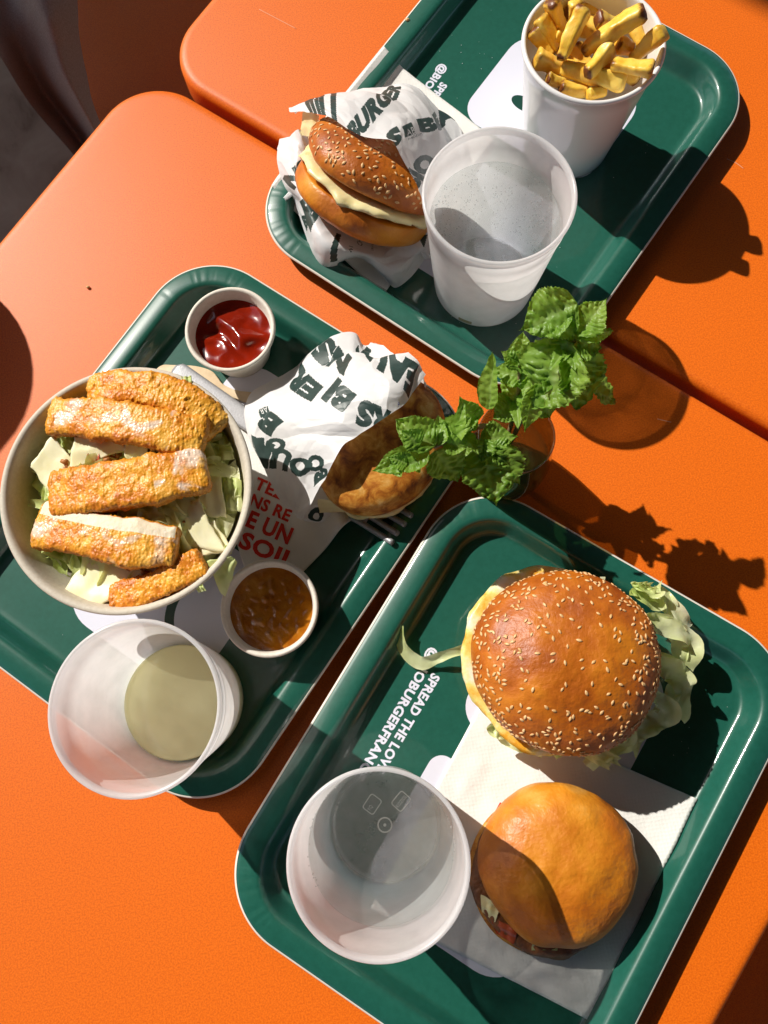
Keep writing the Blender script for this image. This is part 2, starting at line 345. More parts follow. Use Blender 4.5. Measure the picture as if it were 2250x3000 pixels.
# two tables standing edge to edge
def make_table(name, x0, x1, y0, y1, label, ztop=0.0):
    xc, yc = (x0 + x1) / 2, (y0 + y1) / 2
    base = TB(np.array([[xc, yc, -ZT]]))[0]
    t = thing(name, base, label, 'table', 'orange metal tables')
    O = rrect(x1 - x0, y1 - y0, 4.4, 16, (xc, yc)); n = len(O); d = np.roll(O, -1, 0) - np.roll(O, 1, 0)
    nn = np.stack([d[:, 1], -d[:, 0]], 1); nn /= np.linalg.norm(nn, axis=1, keepdims=True)
    rings = [(.9, -2.6), (.25, -2.6), (.08, -2.45), (0, -2.2), (0, -.55), (.06, -.30), (.22, -.10), (.45, -.015), (.75, 0.0)]
    V = np.concatenate([np.column_stack([O - nn * i, np.full(n, z + ztop)]) for i, z in rings])
    F = gridf(len(rings), n, True); F.append(tuple(range(8 * n, 9 * n))); F.append(tuple(range(n))[::-1])
    ob('table_top', TB(V), F, MT['orange'], t)
    for sx in (-1, 1):
        for sy in (-1, 1):
            p = TB(np.array([[xc + sx * ((x1 - x0) / 2 - 5), yc + sy * ((y1 - y0) / 2 - 5), 0]]))[0]
            V, F = lathe([(1.5, -ZT), (1.6, -ZT + .5), (1.6, -4), (1.6, -2.7)], (p[0], p[1], 0), 16, True, True); ob('leg', V, F, MT['orange'], t)
make_table('bistro_table', -40.75, 24.65, -46.0, 25.3, 'orange metal table in front, carrying the two lower trays')
make_table('bistro_table', -40.2, 25.2, 26.0, 97.0, 'orange metal table behind the gap, carrying the upper tray with the fries', 0.0)

def make_chair(c, yaw, label, back=True):
    t = thing('metal_chair', (c[0], c[1], -ZT), label, 'chair', 'orange metal chairs')
    X = local(c, yaw)
    V, F = slab(rrect(42, 42, 6, 10), -30.2, -29.0, .3); V[:, 2] -= .9 * np.exp(-(V[:, 0] ** 2 + V[:, 1] ** 2) / 200.); ob('seat', X(V), F, MT['orange'], t)
    for sx in (-1, 1):
        for sy in (-1, 1):
            V, F = tube([X(np.array([[sx * 18, sy * 18, -30]]))[0], X(np.array([[sx * 19.5, sy * 19.5, -52]]))[0], X(np.array([[sx * 21, sy * 21, -ZT]]))[0]], 1.2, 10, 8); ob('leg', V, F, MT['orange'], t)
    for sx in (-1, 1):
        V, F = tube([X(np.array([[sx * 19, 20, -30]]))[0], X(np.array([[sx * 19, 24, -10]]))[0], X(np.array([[sx * 17.5, 26, 8]]))[0]], 1.1, 10, 10); ob('back_post', V, F, MT['orange'], t)
    O = rrect(38, 17, 7, 10); V, F = slab(O, -.4, .4, .2); V = np.column_stack([V[:, 0], 26 + V[:, 2] - 1.2 * (1 - (V[:, 0] / 19) ** 2), 7.0 + V[:, 1]]); ob('backrest', X(V), F, MT['orange'], t)
    return t
q0, q1 = at(250, 400, -29), at(100, 0, -29); ed = (q1 - q0) / np.linalg.norm(q1 - q0); p = (q0 + q1) / 2 + np.array([ed[1], -ed[0], 0]) * 21 + ed * 8
make_chair((p[0], p[1]), math.atan2(ed[1], ed[0]) - PI / 2, 'orange metal chair in deep shade beyond the table corner')
p = at(1760, 2290, -29); make_chair((p[0], p[1]), TA - PI / 2, 'orange metal chair in shade beyond the lower right table edge')
p = TB(np.array([[-74.0, -12.8, 0]]))[0]; make_chair((p[0], p[1]), TA - PI / 2, 'added unseen orange chair casting a shadow on the left table edge')  # invented chair out of view; its backrest shadows the table edge

def make_blocker(x0, x1, y0, y1, z, label):  # added panel on posts, out of view, to block sun and sky
    t = thing('blocker', TB(np.array([[(x0 + x1) / 2, (y0 + y1) / 2, z]]))[0], label, 'blocker', 'added dark light blockers out of view')
    V, F = slab(np.array([(x0, y0), (x1, y0), (x1, y1), (x0, y1)]), z, z + 3, .4); ob('blocker_panel', TB(V), F, MT['shade'], t)
    for px, py in ((x0 + 5, y0 + 5), (x0 + 5, y1 - 5), (x1 - 5, y1 - 5)):
        q = TB(np.array([[px, py, 0]]))[0]; V, F = lathe([(3, -ZT), (3, z)], (q[0], q[1], 0), 12, True, True); ob('blocker_post', V, F, MT['shade'], t)
make_blocker(-620, -60, 72, 420, 150, 'added unseen long dark awning that shades the far end of the rear table')  # added so its shadow edge crosses the rear table
make_blocker(-410, -219, -200, 90, 144, 'added unseen square dark awning that shades the floor left of the tables')  # added to keep sun off the floor and the far chair
make_blocker(-118, 420, -320, 420, 165, 'added unseen wide dark awning spread high over both tables')  # added overhead to darken the sky light, clear of the sun's path

# coat hanging from the far chair
CO = [[(-40, 60, -14), (-25, 30, -17), (10, -20, -18), (80, -50, -15), (165, -60, -18)],
      [(5, 130, -16), (30, 95, -19), (62, 60, -18), (105, 40, -15), (163, 40, -18)],
      [(62, 220, -19), (88, 190, -22), (112, 165, -19), (140, 150, -17), (182, 150, -21)],
      [(140, 310, -22), (160, 285, -25), (178, 270, -22), (196, 262, -20), (212, 258, -24)],
      [(240, 430, -25), (250, 415, -28), (258, 404, -26), (266, 395, -25), (278, 385, -28)]]
G = np.array([[at(*q) for q in r] for r in CO]); G = cat_rom(G, np.linspace(0, 1, 60)); G = np.transpose(cat_rom(np.transpose(G, (1, 0, 2)), np.linspace(0, 1, 40)), (1, 0, 2))
V = G.reshape(-1, 3); V = V + np.array([0, 0, .5]) * nz(V, .25, 3)[:, None]
V2 = V - np.array([0, 0, .7]); F = gridf(60, 40, flip=True); F2 = [tuple(i + len(V) for i in f[::-1]) for f in F]
tag(ob('coat', np.concatenate([V, V2]), F + F2, MT['coat']), 'dark taupe coat hanging in the shade beyond the table corner', 'coat')

# ------------------------------------------------------------------ trays
TRAYW, TRAYL = 23.53, 29.41
TRAYS = [((12.156, 33.746), math.radians(-44.52)), ((-11.057, 11.938), math.radians(-43.27)), ((4.824, -6.912), math.radians(-40.72))]
TLAB = ['green tray at the top, holding fries and a wrapped sesame burger', 'green tray on the left, holding the salad bowl and two dips', 'green tray on the right, holding two unwrapped burgers']
def make_tray(k):
    c, yaw = TRAYS[k]; X = local(c, yaw)
    t = thing('serving_tray', (c[0], c[1], 0), TLAB[k], 'tray', 'green serving trays')
    nC = 44
    O = rrect(TRAYW, TRAYL, 4.6, nC); n = len(O)
    # more points on the straight runs
    d = np.roll(O, -1, 0) - np.roll(O, 1, 0); nn = np.stack([d[:, 1], -d[:, 0]], 1); nn /= np.linalg.norm(nn, axis=1, keepdims=True)
    corner = np.tile(np.sin(np.linspace(0, PI, nC + 1)) ** .6, 4)
    r = np.random.default_rng(3 + k); pleat = np.zeros(n)
    for q in range(4):
        for j in range(13):
            i = q * (nC + 1) + int(r.integers(1, nC)); pleat[min(i, n - 1)] = .6 + .6 * r.random()
    prof = [(0.0, 1.30), (.07, 1.36), (.3, 1.43), (.75, 1.52), (1.15, 1.55), (1.36, 1.52), (1.50, 1.43), (1.60, 1.29), (1.72, 1.06), (1.86, .78), (1.99, .52), (2.08, .38), (2.18, .29), (2.32, .235), (2.6, .22)]
    V = []
    for di, z in prof:
        w = max(0, 1 - abs(di - .7) / .75)
        V.append(np.column_stack([O - nn * di, z - .03 * pleat * w]))
    V = np.concatenate(V); m = len(prof)
    F = gridf(m, n, True); F.append(tuple(range((m - 1) * n, m * n)))
    under = [(0.03, 1.22), (.75, 1.42), (1.2, 1.45), (1.55, 1.2), (1.95, .4), (2.2, .1), (2.6, .06)]
    U = np.concatenate([np.column_stack([O - nn * di, np.full(n, z)]) for di, z in under]); a = len(V)
    FU = [tuple(i + a for i in f[::-1]) for f in gridf(len(under), n, True)]; FU.append(tuple(range(a + 6 * n, a + 7 * n))[::-1])
    ob('tray_body', X(np.concatenate([V, U])), F + FU, MT['green'], t)
    E = np.concatenate([np.column_stack([O - nn * di, np.full(n, z)]) for di, z in ((.05, 1.20), (-.03, 1.22), (-.035, 1.31), (.02, 1.375), (.085, 1.385))])
    ob('cut_edge', X(E), gridf(5, n, True), MT['tray_edge'], t)
    zf = .228
    for (yc, h, rs, nm) in ((5.75, 8.7, (2.2, 2.2, 1.7, 1.7), 'badge'), (-5.4, 9.2, (.9, .9, 2.4, 2.4), 'badge')):
        V, F = flat(rrect(10.3, h, rs, 10, (.5, yc)), zf, X); b = ob(nm, V, F, MT['print_white'], t, smooth=False)
        if yc > 0:
            th = np.linspace(0, 2 * PI, 28, endpoint=False)
            for ey in (4.7, 7.0): V, F = flat(np.column_stack([-1.25 + 1.0 * np.cos(th), ey + .55 * np.sin(th)]), zf + .006, X); ob('eye', V, F, MT['print_green'], b, smooth=False)
        else:
            a = np.linspace(-.55, 1.0, 22); q = np.concatenate([np.column_stack([4.1 - 3.1 * np.cos(a), -5.1 - 3.1 * np.sin(a)]), np.column_stack([4.1 - 2.5 * np.cos(a), -5.1 - 2.5 * np.sin(a)])[::-1]])
            V, F = flat(q, zf + .006, X); ob('smile', V, F, MT['print_green'], b, smooth=False)
    for s, x, y in (('SPREAD THE LOVE', -7.15, 2.95), ('@BIOBURGERFRANCE', -7.98, 4.25)):
        o = X(np.array([[x, y, zf + .004]]))[0]; rt = X(np.array([[x, y - 1, zf + .004]]))[0] - o; up = X(np.array([[x + 1, y, zf + .004]]))[0] - o
        Vg, _ = glyphs(s, .012); wd = Vg[:, 0].max(); want = 6.6 if s[0] == 'S' else 8.9
        lettering('printed_text', s, o, rt * want / wd, up * .56, MT['print_white'], t, .04)
    return t
for k in range(3): make_tray(k)

# ------------------------------------------------------------------ napkins
def bilin(q, n):
    q = np.array(q, float); u = np.linspace(0, 1, n); U, Vv = np.meshgrid(u, u)
    return (1 - U)[..., None] * (1 - Vv)[..., None] * q[0] + U[..., None] * (1 - Vv)[..., None] * q[1] + U[..., None] * Vv[..., None] * q[2] + (1 - U)[..., None] * Vv[..., None] * q[3], U, Vv
def make_napkin(corners, label, lift, amp=.06, zb=.30, words=()):
    Q, U, Vv = bilin([at(x, y, z) for x, y, z in corners], 70)
    P = Q.reshape(-1, 3); h = nz(P, .35, 3, 5.0) * amp + nz(P, .12, 2, 9.) * amp
    P[:, 2] += np.abs(h) + lift(U, Vv).ravel()
    N = len(P); bot = P - np.array([0, 0, .05]); F = gridf(70, 70, flip=True)
    edge = list(range(70)) + [70 * j + 69 for j in range(1, 70)] + list(range(N - 2, N - 71, -1)) + [70 * j for j in range(68, 0, -1)]
    S = [(edge[i], edge[(i + 1) % len(edge)], edge[(i + 1) % len(edge)] + N, edge[i] + N) for i in range(len(edge))]
    t = tag(ob('paper_napkin', np.concatenate([P, bot]), F + [tuple(i + N for i in f[::-1]) for f in F] + S, MT['napkin']), label, 'napkin', 'paper napkins on the trays')
    return t, P.reshape(70, 70, 3)
nap3, _ = make_napkin([(1038, 1522, .3), (1505, 1725, .36), (1272, 2203, .36), (800, 1962, .3)], 'white embossed napkin under the plain round bun on the right tray', lambda U, V: .9 * np.clip(U - .93, 0, 1) * 6 * .3, .10)
nap1, _ = make_napkin([(830, 116, 1.0), (1065, 300, .5), (826, 640, .4), (590, 412, .9)], 'cream embossed napkin under the wrapped sesame burger at the top', lambda U, V: .7 * np.clip(.18 - U, 0, 1) * 5, .08)
nap2, NG2 = make_napkin([(420, 880, .3), (620, 905, .3), (772, 1118, .36), (560, 1330, .34)], 'white napkin with red lettering between the bowl and the dip', lambda U, V: 1.3 * np.exp(-((U - .86) ** 2 + (V - .98) ** 2) * 60) , .06)
# red print on the two napkins
def print_on(nap, G, s, px, d, cap, width, zoff):
    o = at(px[0], px[1], .3); dv = np.array([d[0], d[1]]) / math.hypot(*d)
    rt = at(px[0] + dv[0], px[1] + dv[1], .3) - o; up = at(px[0] + dv[1], px[1] - dv[0], .3) - o
    V, T = glyphs(s, .035); wd = V[:, 0].max()
    # fine enough to follow the folds
    P = o + V[:, :1] * rt * width / wd + V[:, 1:2] * up * cap
    GF = G.reshape(-1, 3)
    for p in P: p[2] = GF[np.argmin(((GF[:, :2] - p[:2]) ** 2).sum(1)), 2] + zoff
    ob('printed_text', P, T, MT['red_ink'], nap, smooth=False)
for s, px, cap, w in (('TEZ!', (548, 1046), 26, 78), ('NS RE', (538, 1082), 26, 92), ('E UN', (530, 1127), 36, 100), ('SOII', (514, 1172), 36, 108)):
    print_on(nap2, NG2, s, (px[0], px[1] + 8), (1, .44), cap, w, .03)
for (a, b, c, d) in (((1080, 1733), (1095, 1740), (1075, 1768), (1062, 1766)), ((1058, 1775), (1066, 1780), (1052, 1800), (1045, 1796)), ((1030, 1818), (1046, 1822), (1036, 1848), (1020, 1842))):
    ob('printed_mark', [at(*q, .55) for q in (a, b, c, d)], [(0, 3, 2, 1)], MT['red_ink'], nap3, smooth=False)

# ------------------------------------------------------------------ cups with drinks
def ring_mark(parent, c, z, r0, r1, mat, name='moulded_ring', n=32):
    V, F = lathe([(r0, z), ((r0 + r1) / 2, z + .02), (r1, z)], (c[0], c[1], 0), n); ob(name, V, F, mat, parent)
def make_cup(c, liquid, level, label):
    t = thing('frosted_cup', (c[0], c[1], .23), label, 'cup', 'frosted plastic cups')
    rb, rt, h, z0 = 3.28, 4.20, 10.1, .23
    R = lambda z: rb + (rt - rb) * (z - z0) / (h - z0)
    prof = [(rb - .35, z0), (rb - .08, z0 + .02), (rb, z0 + .12)] + [(R(z), z) for z in np.linspace(.6, 8.55, 9)] + [(R(8.6) + .05, 8.62), (R(9.6) + .06, 9.7), (rt + .08, 9.95), (rt + .085, 10.06), (rt + .03, 10.15), (rt - .07, 10.16), (rt - .13, 10.08), (R(9.6) - .12, 9.7)]
    V, F = lathe(prof, (c[0], c[1], 0), 96); ob('cup_wall', V, F, MT['frost'], t)
    V, F = lathe([(rb - .22, .72), (rb - .6, .62), (1.2, .60), (.01, .60)], (c[0], c[1], 0), 64); base = ob('cup_base', V, F, MT['frost_base'], t)
    ring_mark(base, c, .61, .36, .44, MT['white_cup']); ring_mark(base, c, .61, .001, .09, MT['white_cup'], 'moulded_dot')
    rl = R(level) - .17
    prof = [(.01, level), (rl - .35, level), (rl - .12, level + .02), (rl, level + .08)] + [(R(z) - .17, z) for z in np.linspace(level - .05, 1.0, 6)] + [(rb - .26, .76), (rb - .6, .68), (.01, .68)]
    V, F = lathe(prof, (c[0], c[1], 0), 80); q = ob('drink', V, [f[::-1] for f in F], MT[liquid], t)
    return t, R, base
cupW, RW, bW = make_cup((9.151, 24.895), 'water', 7.6, 'frosted cup of fizzy water beside the wrapped sesame burger')
cupL, RL, bL = make_cup((-13.56, .68), 'lemonade', 2.3, 'frosted cup with pale yellow lemonade below the salad bowl')
cupC, RCc, bC = make_cup((-2.928, -8.146), 'water', 6.6, 'frosted cup of water beside the plain round bun')
# moulded marks in the base of the water cup
for dx, dy, a in ((-.55, 1.25, .5), (1.15, 1.15, .4)):
    c0 = (-2.928 + dx, -8.146 + dy); X = local(c0, a + .3); O = rrect(1.0, .8, .15, 4); I = rrect(.9, .7, .12, 4); n = len(O)
    ob('moulded_frame', X(np.concatenate([np.column_stack([O, np.full(n, .615)]), np.column_stack([I, np.full(n, .615)])])), gridf(2, n, True), MT['white_cup'], bC, smooth=False)
    lettering('moulded_text', 'KOZIOL' if dx > 0 else 'YQ', X(np.array([[-.4, -.12, .615]]))[0], X(np.array([[-.4 + .20, -.12, .615]]))[0] - X(np.array([[-.4, -.12, .615]]))[0], X(np.array([[-.4, -.12 + .22, .615]]))[0] - X(np.array([[-.4, -.12, .615]]))[0], MT['white_cup'], bC, .0, .8)
# the organic mark low on the fizzy water cup
a0 = math.atan2(-24.895 - 0, -9.151) - .22
for nm, (w, z0, z1, mt, off) in {'mark_patch': (.14, .55, 1.0, 'wood', .012)}.items():
    th = np.linspace(a0 - w, a0 + w, 8); V = np.array([(9.151 + (RW(z) + off) * math.cos(q), 24.895 + (RW(z) + off) * math.sin(q), z) for z in (z0, z1) for q in th]); mp = ob(nm, V, gridf(2, 8), clear_mat('faded_print', .8, (.9, .85, .75), (.60, .48, .30)), cupW, smooth=False)
# bubbles inside the fizzy cup
parts = []
ib = None
def ico(sub):
    import bmesh
    bm = bmesh.new(); bmesh.ops.create_icosphere(bm, subdivisions=sub, radius=1.0); V = np.array([v.co[:] for v in bm.verts]); F = [tuple(v.index for v in f.verts) for f in bm.faces]; bm.free(); return V, F
I1, I2, I3 = ico(1), ico(2), ico(3)
for i in range(420):
    a = rng.choice([1.2, 1.75, .6, 2.3, .2]) + rng.normal(0, .16); z = rng.uniform(1.6, 7.4); r = RW(z) - .2; s = rng.uniform(.022, .055)
    parts.append((I1[0] * s + np.array([9.151 + r * math.cos(a), 24.895 + r * math.sin(a), z]), I1[1]))
for i in range(40):
    a, r, s = rng.uniform(0, 2 * PI), 2.6 * math.sqrt(rng.random()), rng.uniform(.06, .13); parts.append((I1[0] * s + np.array([9.151 + r * math.cos(a), 24.895 + r * math.sin(a), .75]), I1[1]))
V, F = join(parts); tag(ob('bubbles', V, F, MT['bubble'], cupW), kind='stuff')
parts = []
for i in range(60):
    a = rng.uniform(-.4, 3.6); z = 6.6 + rng.uniform(-.25, .35); r = RCc(z) - .18; s = rng.uniform(.03, .06); parts.append((I1[0] * s + np.array([-2.928 + r * math.cos(a), -8.146 + r * math.sin(a), z]), I1[1]))
V, F = join(parts); tag(ob('bubbles', V, F, MT['bubble'], cupC), kind='stuff')

# ------------------------------------------------------------------ dip pots
def make_pot(c, label, fill, mt, level, swirl):
    t = thing('dip_pot', (c[0], c[1], .23), label, 'dip pot', 'paper dip pots')
    prof = [(1.95, .23), (2.0, .27), (2.62, 3.1), (2.74, 3.22), (2.83, 3.26), (2.88, 3.36), (2.85, 3.47), (2.74, 3.52), (2.64, 3.47), (2.58, 3.34), (2.0, .5), (.01, .48)]
    V, F = lathe(prof, (c[0], c[1], 0), 80, cap0=True); V[:, 2] += .02 * nz(V, 1.2, 2); ob('pot_wall', V, F, MT['pot'], t)
    nr, na = 46, 110; rl = 2.0 + .62 * (level - .3) / 3.0; V = []
    for j in range(nr):
        r = rl * j / (nr - 1)
        for i in range(na):
            a = 2 * PI * i / na; x, y = r * math.cos(a), r * math.sin(a)
            V.append((c[0] + x, c[1] + y, level + swirl(x, y, r / rl)))
    ob(fill, V, gridf(nr, na, True), MT[mt], t)
def sw_k(x, y, q):
    n1 = noise.fractal(Vector((x * .55 + 3, y * .55, 1.7)), 1, 2, 2); a = math.sin(1.7 * x + 2.2 * y + 3 * n1) * .16 + .22 * n1
    b = .16 * math.exp(-((x - .3) ** 2 + (y + .8) ** 2) * 1.4) - .25 * math.exp(-((x + 1.2) ** 2 + (y - .8) ** 2) * 1.6)
    return (a + b) * (1 - q ** 4) + .05 * q ** 6
def sw_s(x, y, q):
    n1 = noise.fractal(Vector((x * 1.5 + 8, y * 1.5, .3)), 1, 2, 4); n2 = max(0, noise.noise(Vector((x * 2.4, y * 2.4, 5.))) - .1)
    return (.035 * n1 + .16 * n2) * (1 - q ** 5)
make_pot((-7.70, 22.93), 'paper pot of red ketchup by the tray corner', 'ketchup', 'ketchup', 2.55, sw_k)
make_pot((-7.51, 5.15), 'paper pot of brown chunky dip below the red lettering', 'brown_dip', 'sauce', 2.75, sw_s)

# ------------------------------------------------------------------ fries
FC = np.array([16.78, 34.48]); fc = thing('fries_cup', (FC[0], FC[1], .23), 'tall white glossy cup full of fries on the upper tray', 'cup')
prof = [(2.75, .45), (2.85, .3), (2.95, .25), (3.02, .3), (3.05, .5)] + [(3.05 + 1.02 * (z - .5) / 8.2, z) for z in np.linspace(1, 8.6, 8)] + [(4.17, 8.72), (4.24, 8.82), (4.25, 8.93), (4.18, 9.03), (4.07, 9.05), (3.97, 8.98), (3.93, 8.85)] + [(2.98 + .93 * (z - .6) / 8.2, z) for z in np.linspace(8.4, .9, 8)] + [(2.9, .7), (.01, .68)]
V, F = lathe(prof, (FC[0], FC[1], 0), 96); ob('cup_wall', V, F, MT['white_cup'], fc)
def make_fry(p0, p1, w, label, seed, flatn=.85, bend=.06, brown=1.0):
    r = np.random.default_rng(seed); p0, p1 = np.asarray(p0, float), np.asarray(p1, float); L = np.linalg.norm(p1 - p0)
    m, n = 26, 24; t = np.linspace(0, 1, m); off = r.normal(0, 1, 3); d = (p1 - p0) / L; off -= d * (off @ d); off /= np.linalg.norm(off) + 1e-9
    P = p0 + (p1 - p0) * t[:, None] + off * (np.sin(t * PI) * bend * L * r.uniform(.3, 1))[:, None]
    T, A, B = frames(P); th = np.linspace(0, 2 * PI, n, endpoint=False); sp = r.uniform(0, PI)
    V = []; br = []
    for j in range(m):
        e = min(t[j], 1 - t[j]); cap = (.72 + .28 * min(1, e / .05)); wj = w / 2 * cap * (1 - .18 * (2 * t[j] - 1) * r.choice([1])) * (1 + .05 * math.sin(7 * t[j] + seed))
        for a in th:
            sq = (abs(math.cos(a)) ** 6 + abs(math.sin(a)) ** 6) ** (-1 / 6)
            x, y = wj * sq * math.cos(a), wj * flatn * sq * math.sin(a); x, y = x * math.cos(sp) - y * math.sin(sp), x * math.sin(sp) + y * math.cos(sp)
            V.append(P[j] + A[j] * x + B[j] * y); br.append(max(0, 1 - e * 7) * 1.0 * brown + (.62 if math.cos(a - .78) > .80 else .0) * (.5 + .5 * noise.noise(Vector((t[j] * 6, seed, a)))) + .25 * (.5 + noise.noise(Vector((t[j] * 4, seed * 2.3, 1.)))) )
    V = np.array(V); F = gridf(m, n, True); F.append(tuple(range(n))[::-1]); F.append(tuple(range((m - 1) * n, m * n)))
    N = norms(V, F); V = V + N * (nz(V, 1.3, 4, seed * 3.1) * .085 * w)[:, None]
    return tag(ob('potato_fry', V, F, MT['fry'], attrs={'brown': br}), label, 'fry', 'fries in the white cup')
FR = [  # two ends (survey, height), width cm, label
    ((1262, 18, 10.6), (1212, 130, 9.1), 1.15, 'thick browned fry lying slanted left of the cup centre'),
    ((1394, 24, 10.9), (1258, 112, 8.8), 1.2, 'longest pale yellow fry with a charred tip pointing up right'),
    ((1437, 66, 10.3), (1366, 130, 8.6), 1.15, 'yellow fry sticking out over the right rim of the cup'),
    ((1412, 150, 9.7), (1322, 136, 9.3), 1.05, 'short half-round fry lying below the fry over the right rim'),
    ((1318, 100, 9.4), (1266, 160, 9.2), .95, 'blunt fry with a dark brown end in the cup centre'),
    ((1352, 176, 8.6), (1214, 146, 8.4), 1.15, 'wide pale fry lying across the front of the cup'),
    ((1190, 2, 10.2), (1216, 72, 8.4), .95, 'upright brown fry at the top left of the cup'),
    ((1244, 2, 9.8), (1240, 60, 8.2), .85, 'thin upright fry at the back of the cup'),
    ((1166, 36, 9.5), (1204, 108, 8.2), .9, 'spotted brown fry leaning on the left rim, second one down'),
    ((1152, 62, 9.0), (1192, 122, 8.0), .95, 'dark brown fry leaning on the left rim, lowest one'),
    ((1156, 126, 8.7), (1212, 154, 8.0), 1.1, 'stubby browned fry at the left front of the cup'),
    ((1180, 170, 8.2), (1220, 182, 7.9), .8, 'small orange fry end at the lower left rim'),
    ((1210, 188, 8.1), (1270, 196, 7.9), .85, 'golden fry end at the front rim of the cup'),
    ((1268, 204, 8.2), (1308, 200, 8.0), .8, 'short golden fry end at the lowest front rim'),
    ((1334, 96, 9.0), (1368, 108, 8.7), .95, 'small knobbly fry with a dark spot right of the centre'),
    ((1290, 40, 9.2), (1336, 50, 8.4), .9, 'golden fry half hidden behind the longest fry'),
    ((1200, 74, 8.7), (1236, 84, 8.4), .8, 'orange fry tip between the left fries'),
    ((1290, 130, 8.6), (1378, 172, 7.8), 1.1, 'pale fry buried under the half-round one'),
    ((1330, 60, 8.0), (1290, 120, 7.4), 1.0, 'deep yellow fry buried under the longest one'),
    ((1240, 100, 8.0), (1290, 180, 7.4), 1.1, 'golden fry buried below the cup centre'),
    ((1180, 110, 7.5), (1230, 60, 7.2), 1.1, 'brown fry buried at the left of the cup'),
    ((1370, 60, 7.6), (1400, 120, 7.0), 1.0, 'golden fry buried against the right cup wall'),
    ((1220, 30, 7.8), (1290, 20, 7.2), 1.0, 'golden fry lying deep at the back of the cup'),
    ((1190, 150, 7.4), (1340, 150, 7.0), 1.2, 'pale fry lying deep at the front of the cup'),
    ((1250, 50, 7.2), (1330, 90, 7.0), 1.2, 'pale fry lying deep under the centre')]
for i, (a, b, w, l) in enumerate(FR): make_fry(at(*a), at(*b), w * .88, l, 10 + i, .8 if i != 3 else .62, brown=[1, 1.1, .35, .8, 1.2, .2, .9, .6, .9, 1, .7][i % 11])

# ------------------------------------------------------------------ burgers
def dome(R, h, seed, bumps=.12, sq=2.3, low=.22, n=96, m=44):
    """bun half: domed crown, rounded lower edge, soft dents; returns local verts"""
    V = []
    prof = []
    for j in range(m):
        a = PI / 2 * j / (m - 1); prof.append((R * math.sin(a) ** (2 / sq), h * low + h * (1 - low) * max(0, math.cos(a)) ** (2 / sq)))
    for j in range(1, 9): a = PI / 2 * j / 8; prof.append((R * (1 - .05 * (1 - math.cos(a))) , h * low * (1 - math.sin(a))))
    prof += [(R * .8, 0.0), (.01, 0.02)]
    V, F = lathe(prof, (0, 0, 0), n); F = [f[::-1] for f in F]
    q = V / R; d = np.array([noise.fractal(Vector((p[0] * 1.1 + seed, p[1] * 1.1, p[2] * 1.1)), 1, 2, 3) for p in q])
    rad = V.copy(); rad[:, 2] -= h * .3; rad /= np.linalg.norm(rad, axis=1, keepdims=True) + 1e-9
    return V + rad * (bumps * d)[:, None], F, m * n
def seed_shape():
    V = []; n, m = 6, 5
    for j in range(m):
        t = j / (m - 1); w = [.12, .75, 1.0, .78, .15][j]
        for i in range(n): a = 2 * PI * i / n; V.append((.062 * 1.35 * w * math.cos(a), (t - .5) * .30, .045 * w * math.sin(a)))
    F = gridf(m, n, True); F.append(tuple(range(n))[::-1]); F.append(tuple(range((m - 1) * n, m * n))); return np.array(V), F
SV, SF = seed_shape(); SEEDS = [mesh_of('sesame_seed', SV * s * np.array([1, 1, .9]), SF, MT['seed']) for s in (.88, 1.0, 1.12)]
def sow(bun, V, F, count, rmin, keep, seed, wgt=None):
    """sesame seeds pressed into the crust, each its own piece under the bun"""
    r = np.random.default_rng(seed); N = norms(V, F); idx = [i for i in range(len(V)) if keep(V[i], N[i])]
    pr = np.array([wgt(V[i], N[i]) if wgt else 1 for i in idx], float); pr /= pr.sum()
    order = r.choice(idx, size=min(len(idx), count * 14), replace=False, p=pr); got = []
    b = BASE[bun.name]
    for i in order:
        if len(got) >= count: break
        p = V[i]
        if got and (((np.array(got) - p) ** 2).sum(1) < rmin ** 2).any(): continue
        got.append(p); nrm = N[i]; M3 = rot_to(nrm + r.normal(0, .12, 3), r.uniform(0, 2 * PI))
        o = bpy.data.objects.new('sesame_seed', SEEDS[r.integers(3)]); COL.objects.link(o); o.parent = bun
        q = (p + nrm * .018 - b) * .01
        o.matrix_local = Matrix([[*M3[0], q[0]], [*M3[1], q[1]], [*M3[2], q[2]], [0, 0, 0, 1]])
def sow_rest(bun, V, F, count, keep, seed, wgt):
    r = np.random.default_rng(seed); N = norms(V, F); idx = [i for i in range(len(V)) if keep(V[i], N[i])]; pr = np.array([wgt(V[i], N[i]) for i in idx], float); pr /= pr.sum(); P = []
    for i in r.choice(idx, size=count, replace=False, p=pr): P.append((SV * np.array([1, 1, .9]) @ rot_to(N[i] + r.normal(0, .12, 3), r.uniform(0, 2 * PI)).T + V[i] + N[i] * .018, SF))
    v, f = join(P); tag(ob('sesame_sprinkle', v, f, MT['seed'], bun), kind='stuff')
def disc(R, h, seed, rag=.1, fre=2.2, n=96):
    """ragged slab such as a patty: rounded rim, uneven outline"""
    prof = [(.01, h), (R * .6, h), (R * .88, h * .97), (R * .96, h * .86), (R, h * .55), (R * .98, h * .25), (R * .92, .05 * h), (R * .6, 0), (.01, 0)]
    V, F = lathe(prof, (0, 0, 0), n); th = np.arctan2(V[:, 1], V[:, 0])
    k = np.array([noise.fractal(Vector((math.cos(a) * fre + seed, math.sin(a) * fre, z * 2)), 1, 2, 4) for a, z in zip(th, V[:, 2])]); V[:, :2] *= (1 + rag * k)[:, None]
    V[:, 2] += .12 * nz(V, .9, 3, seed) * h; return V, [f[::-1] for f in F]
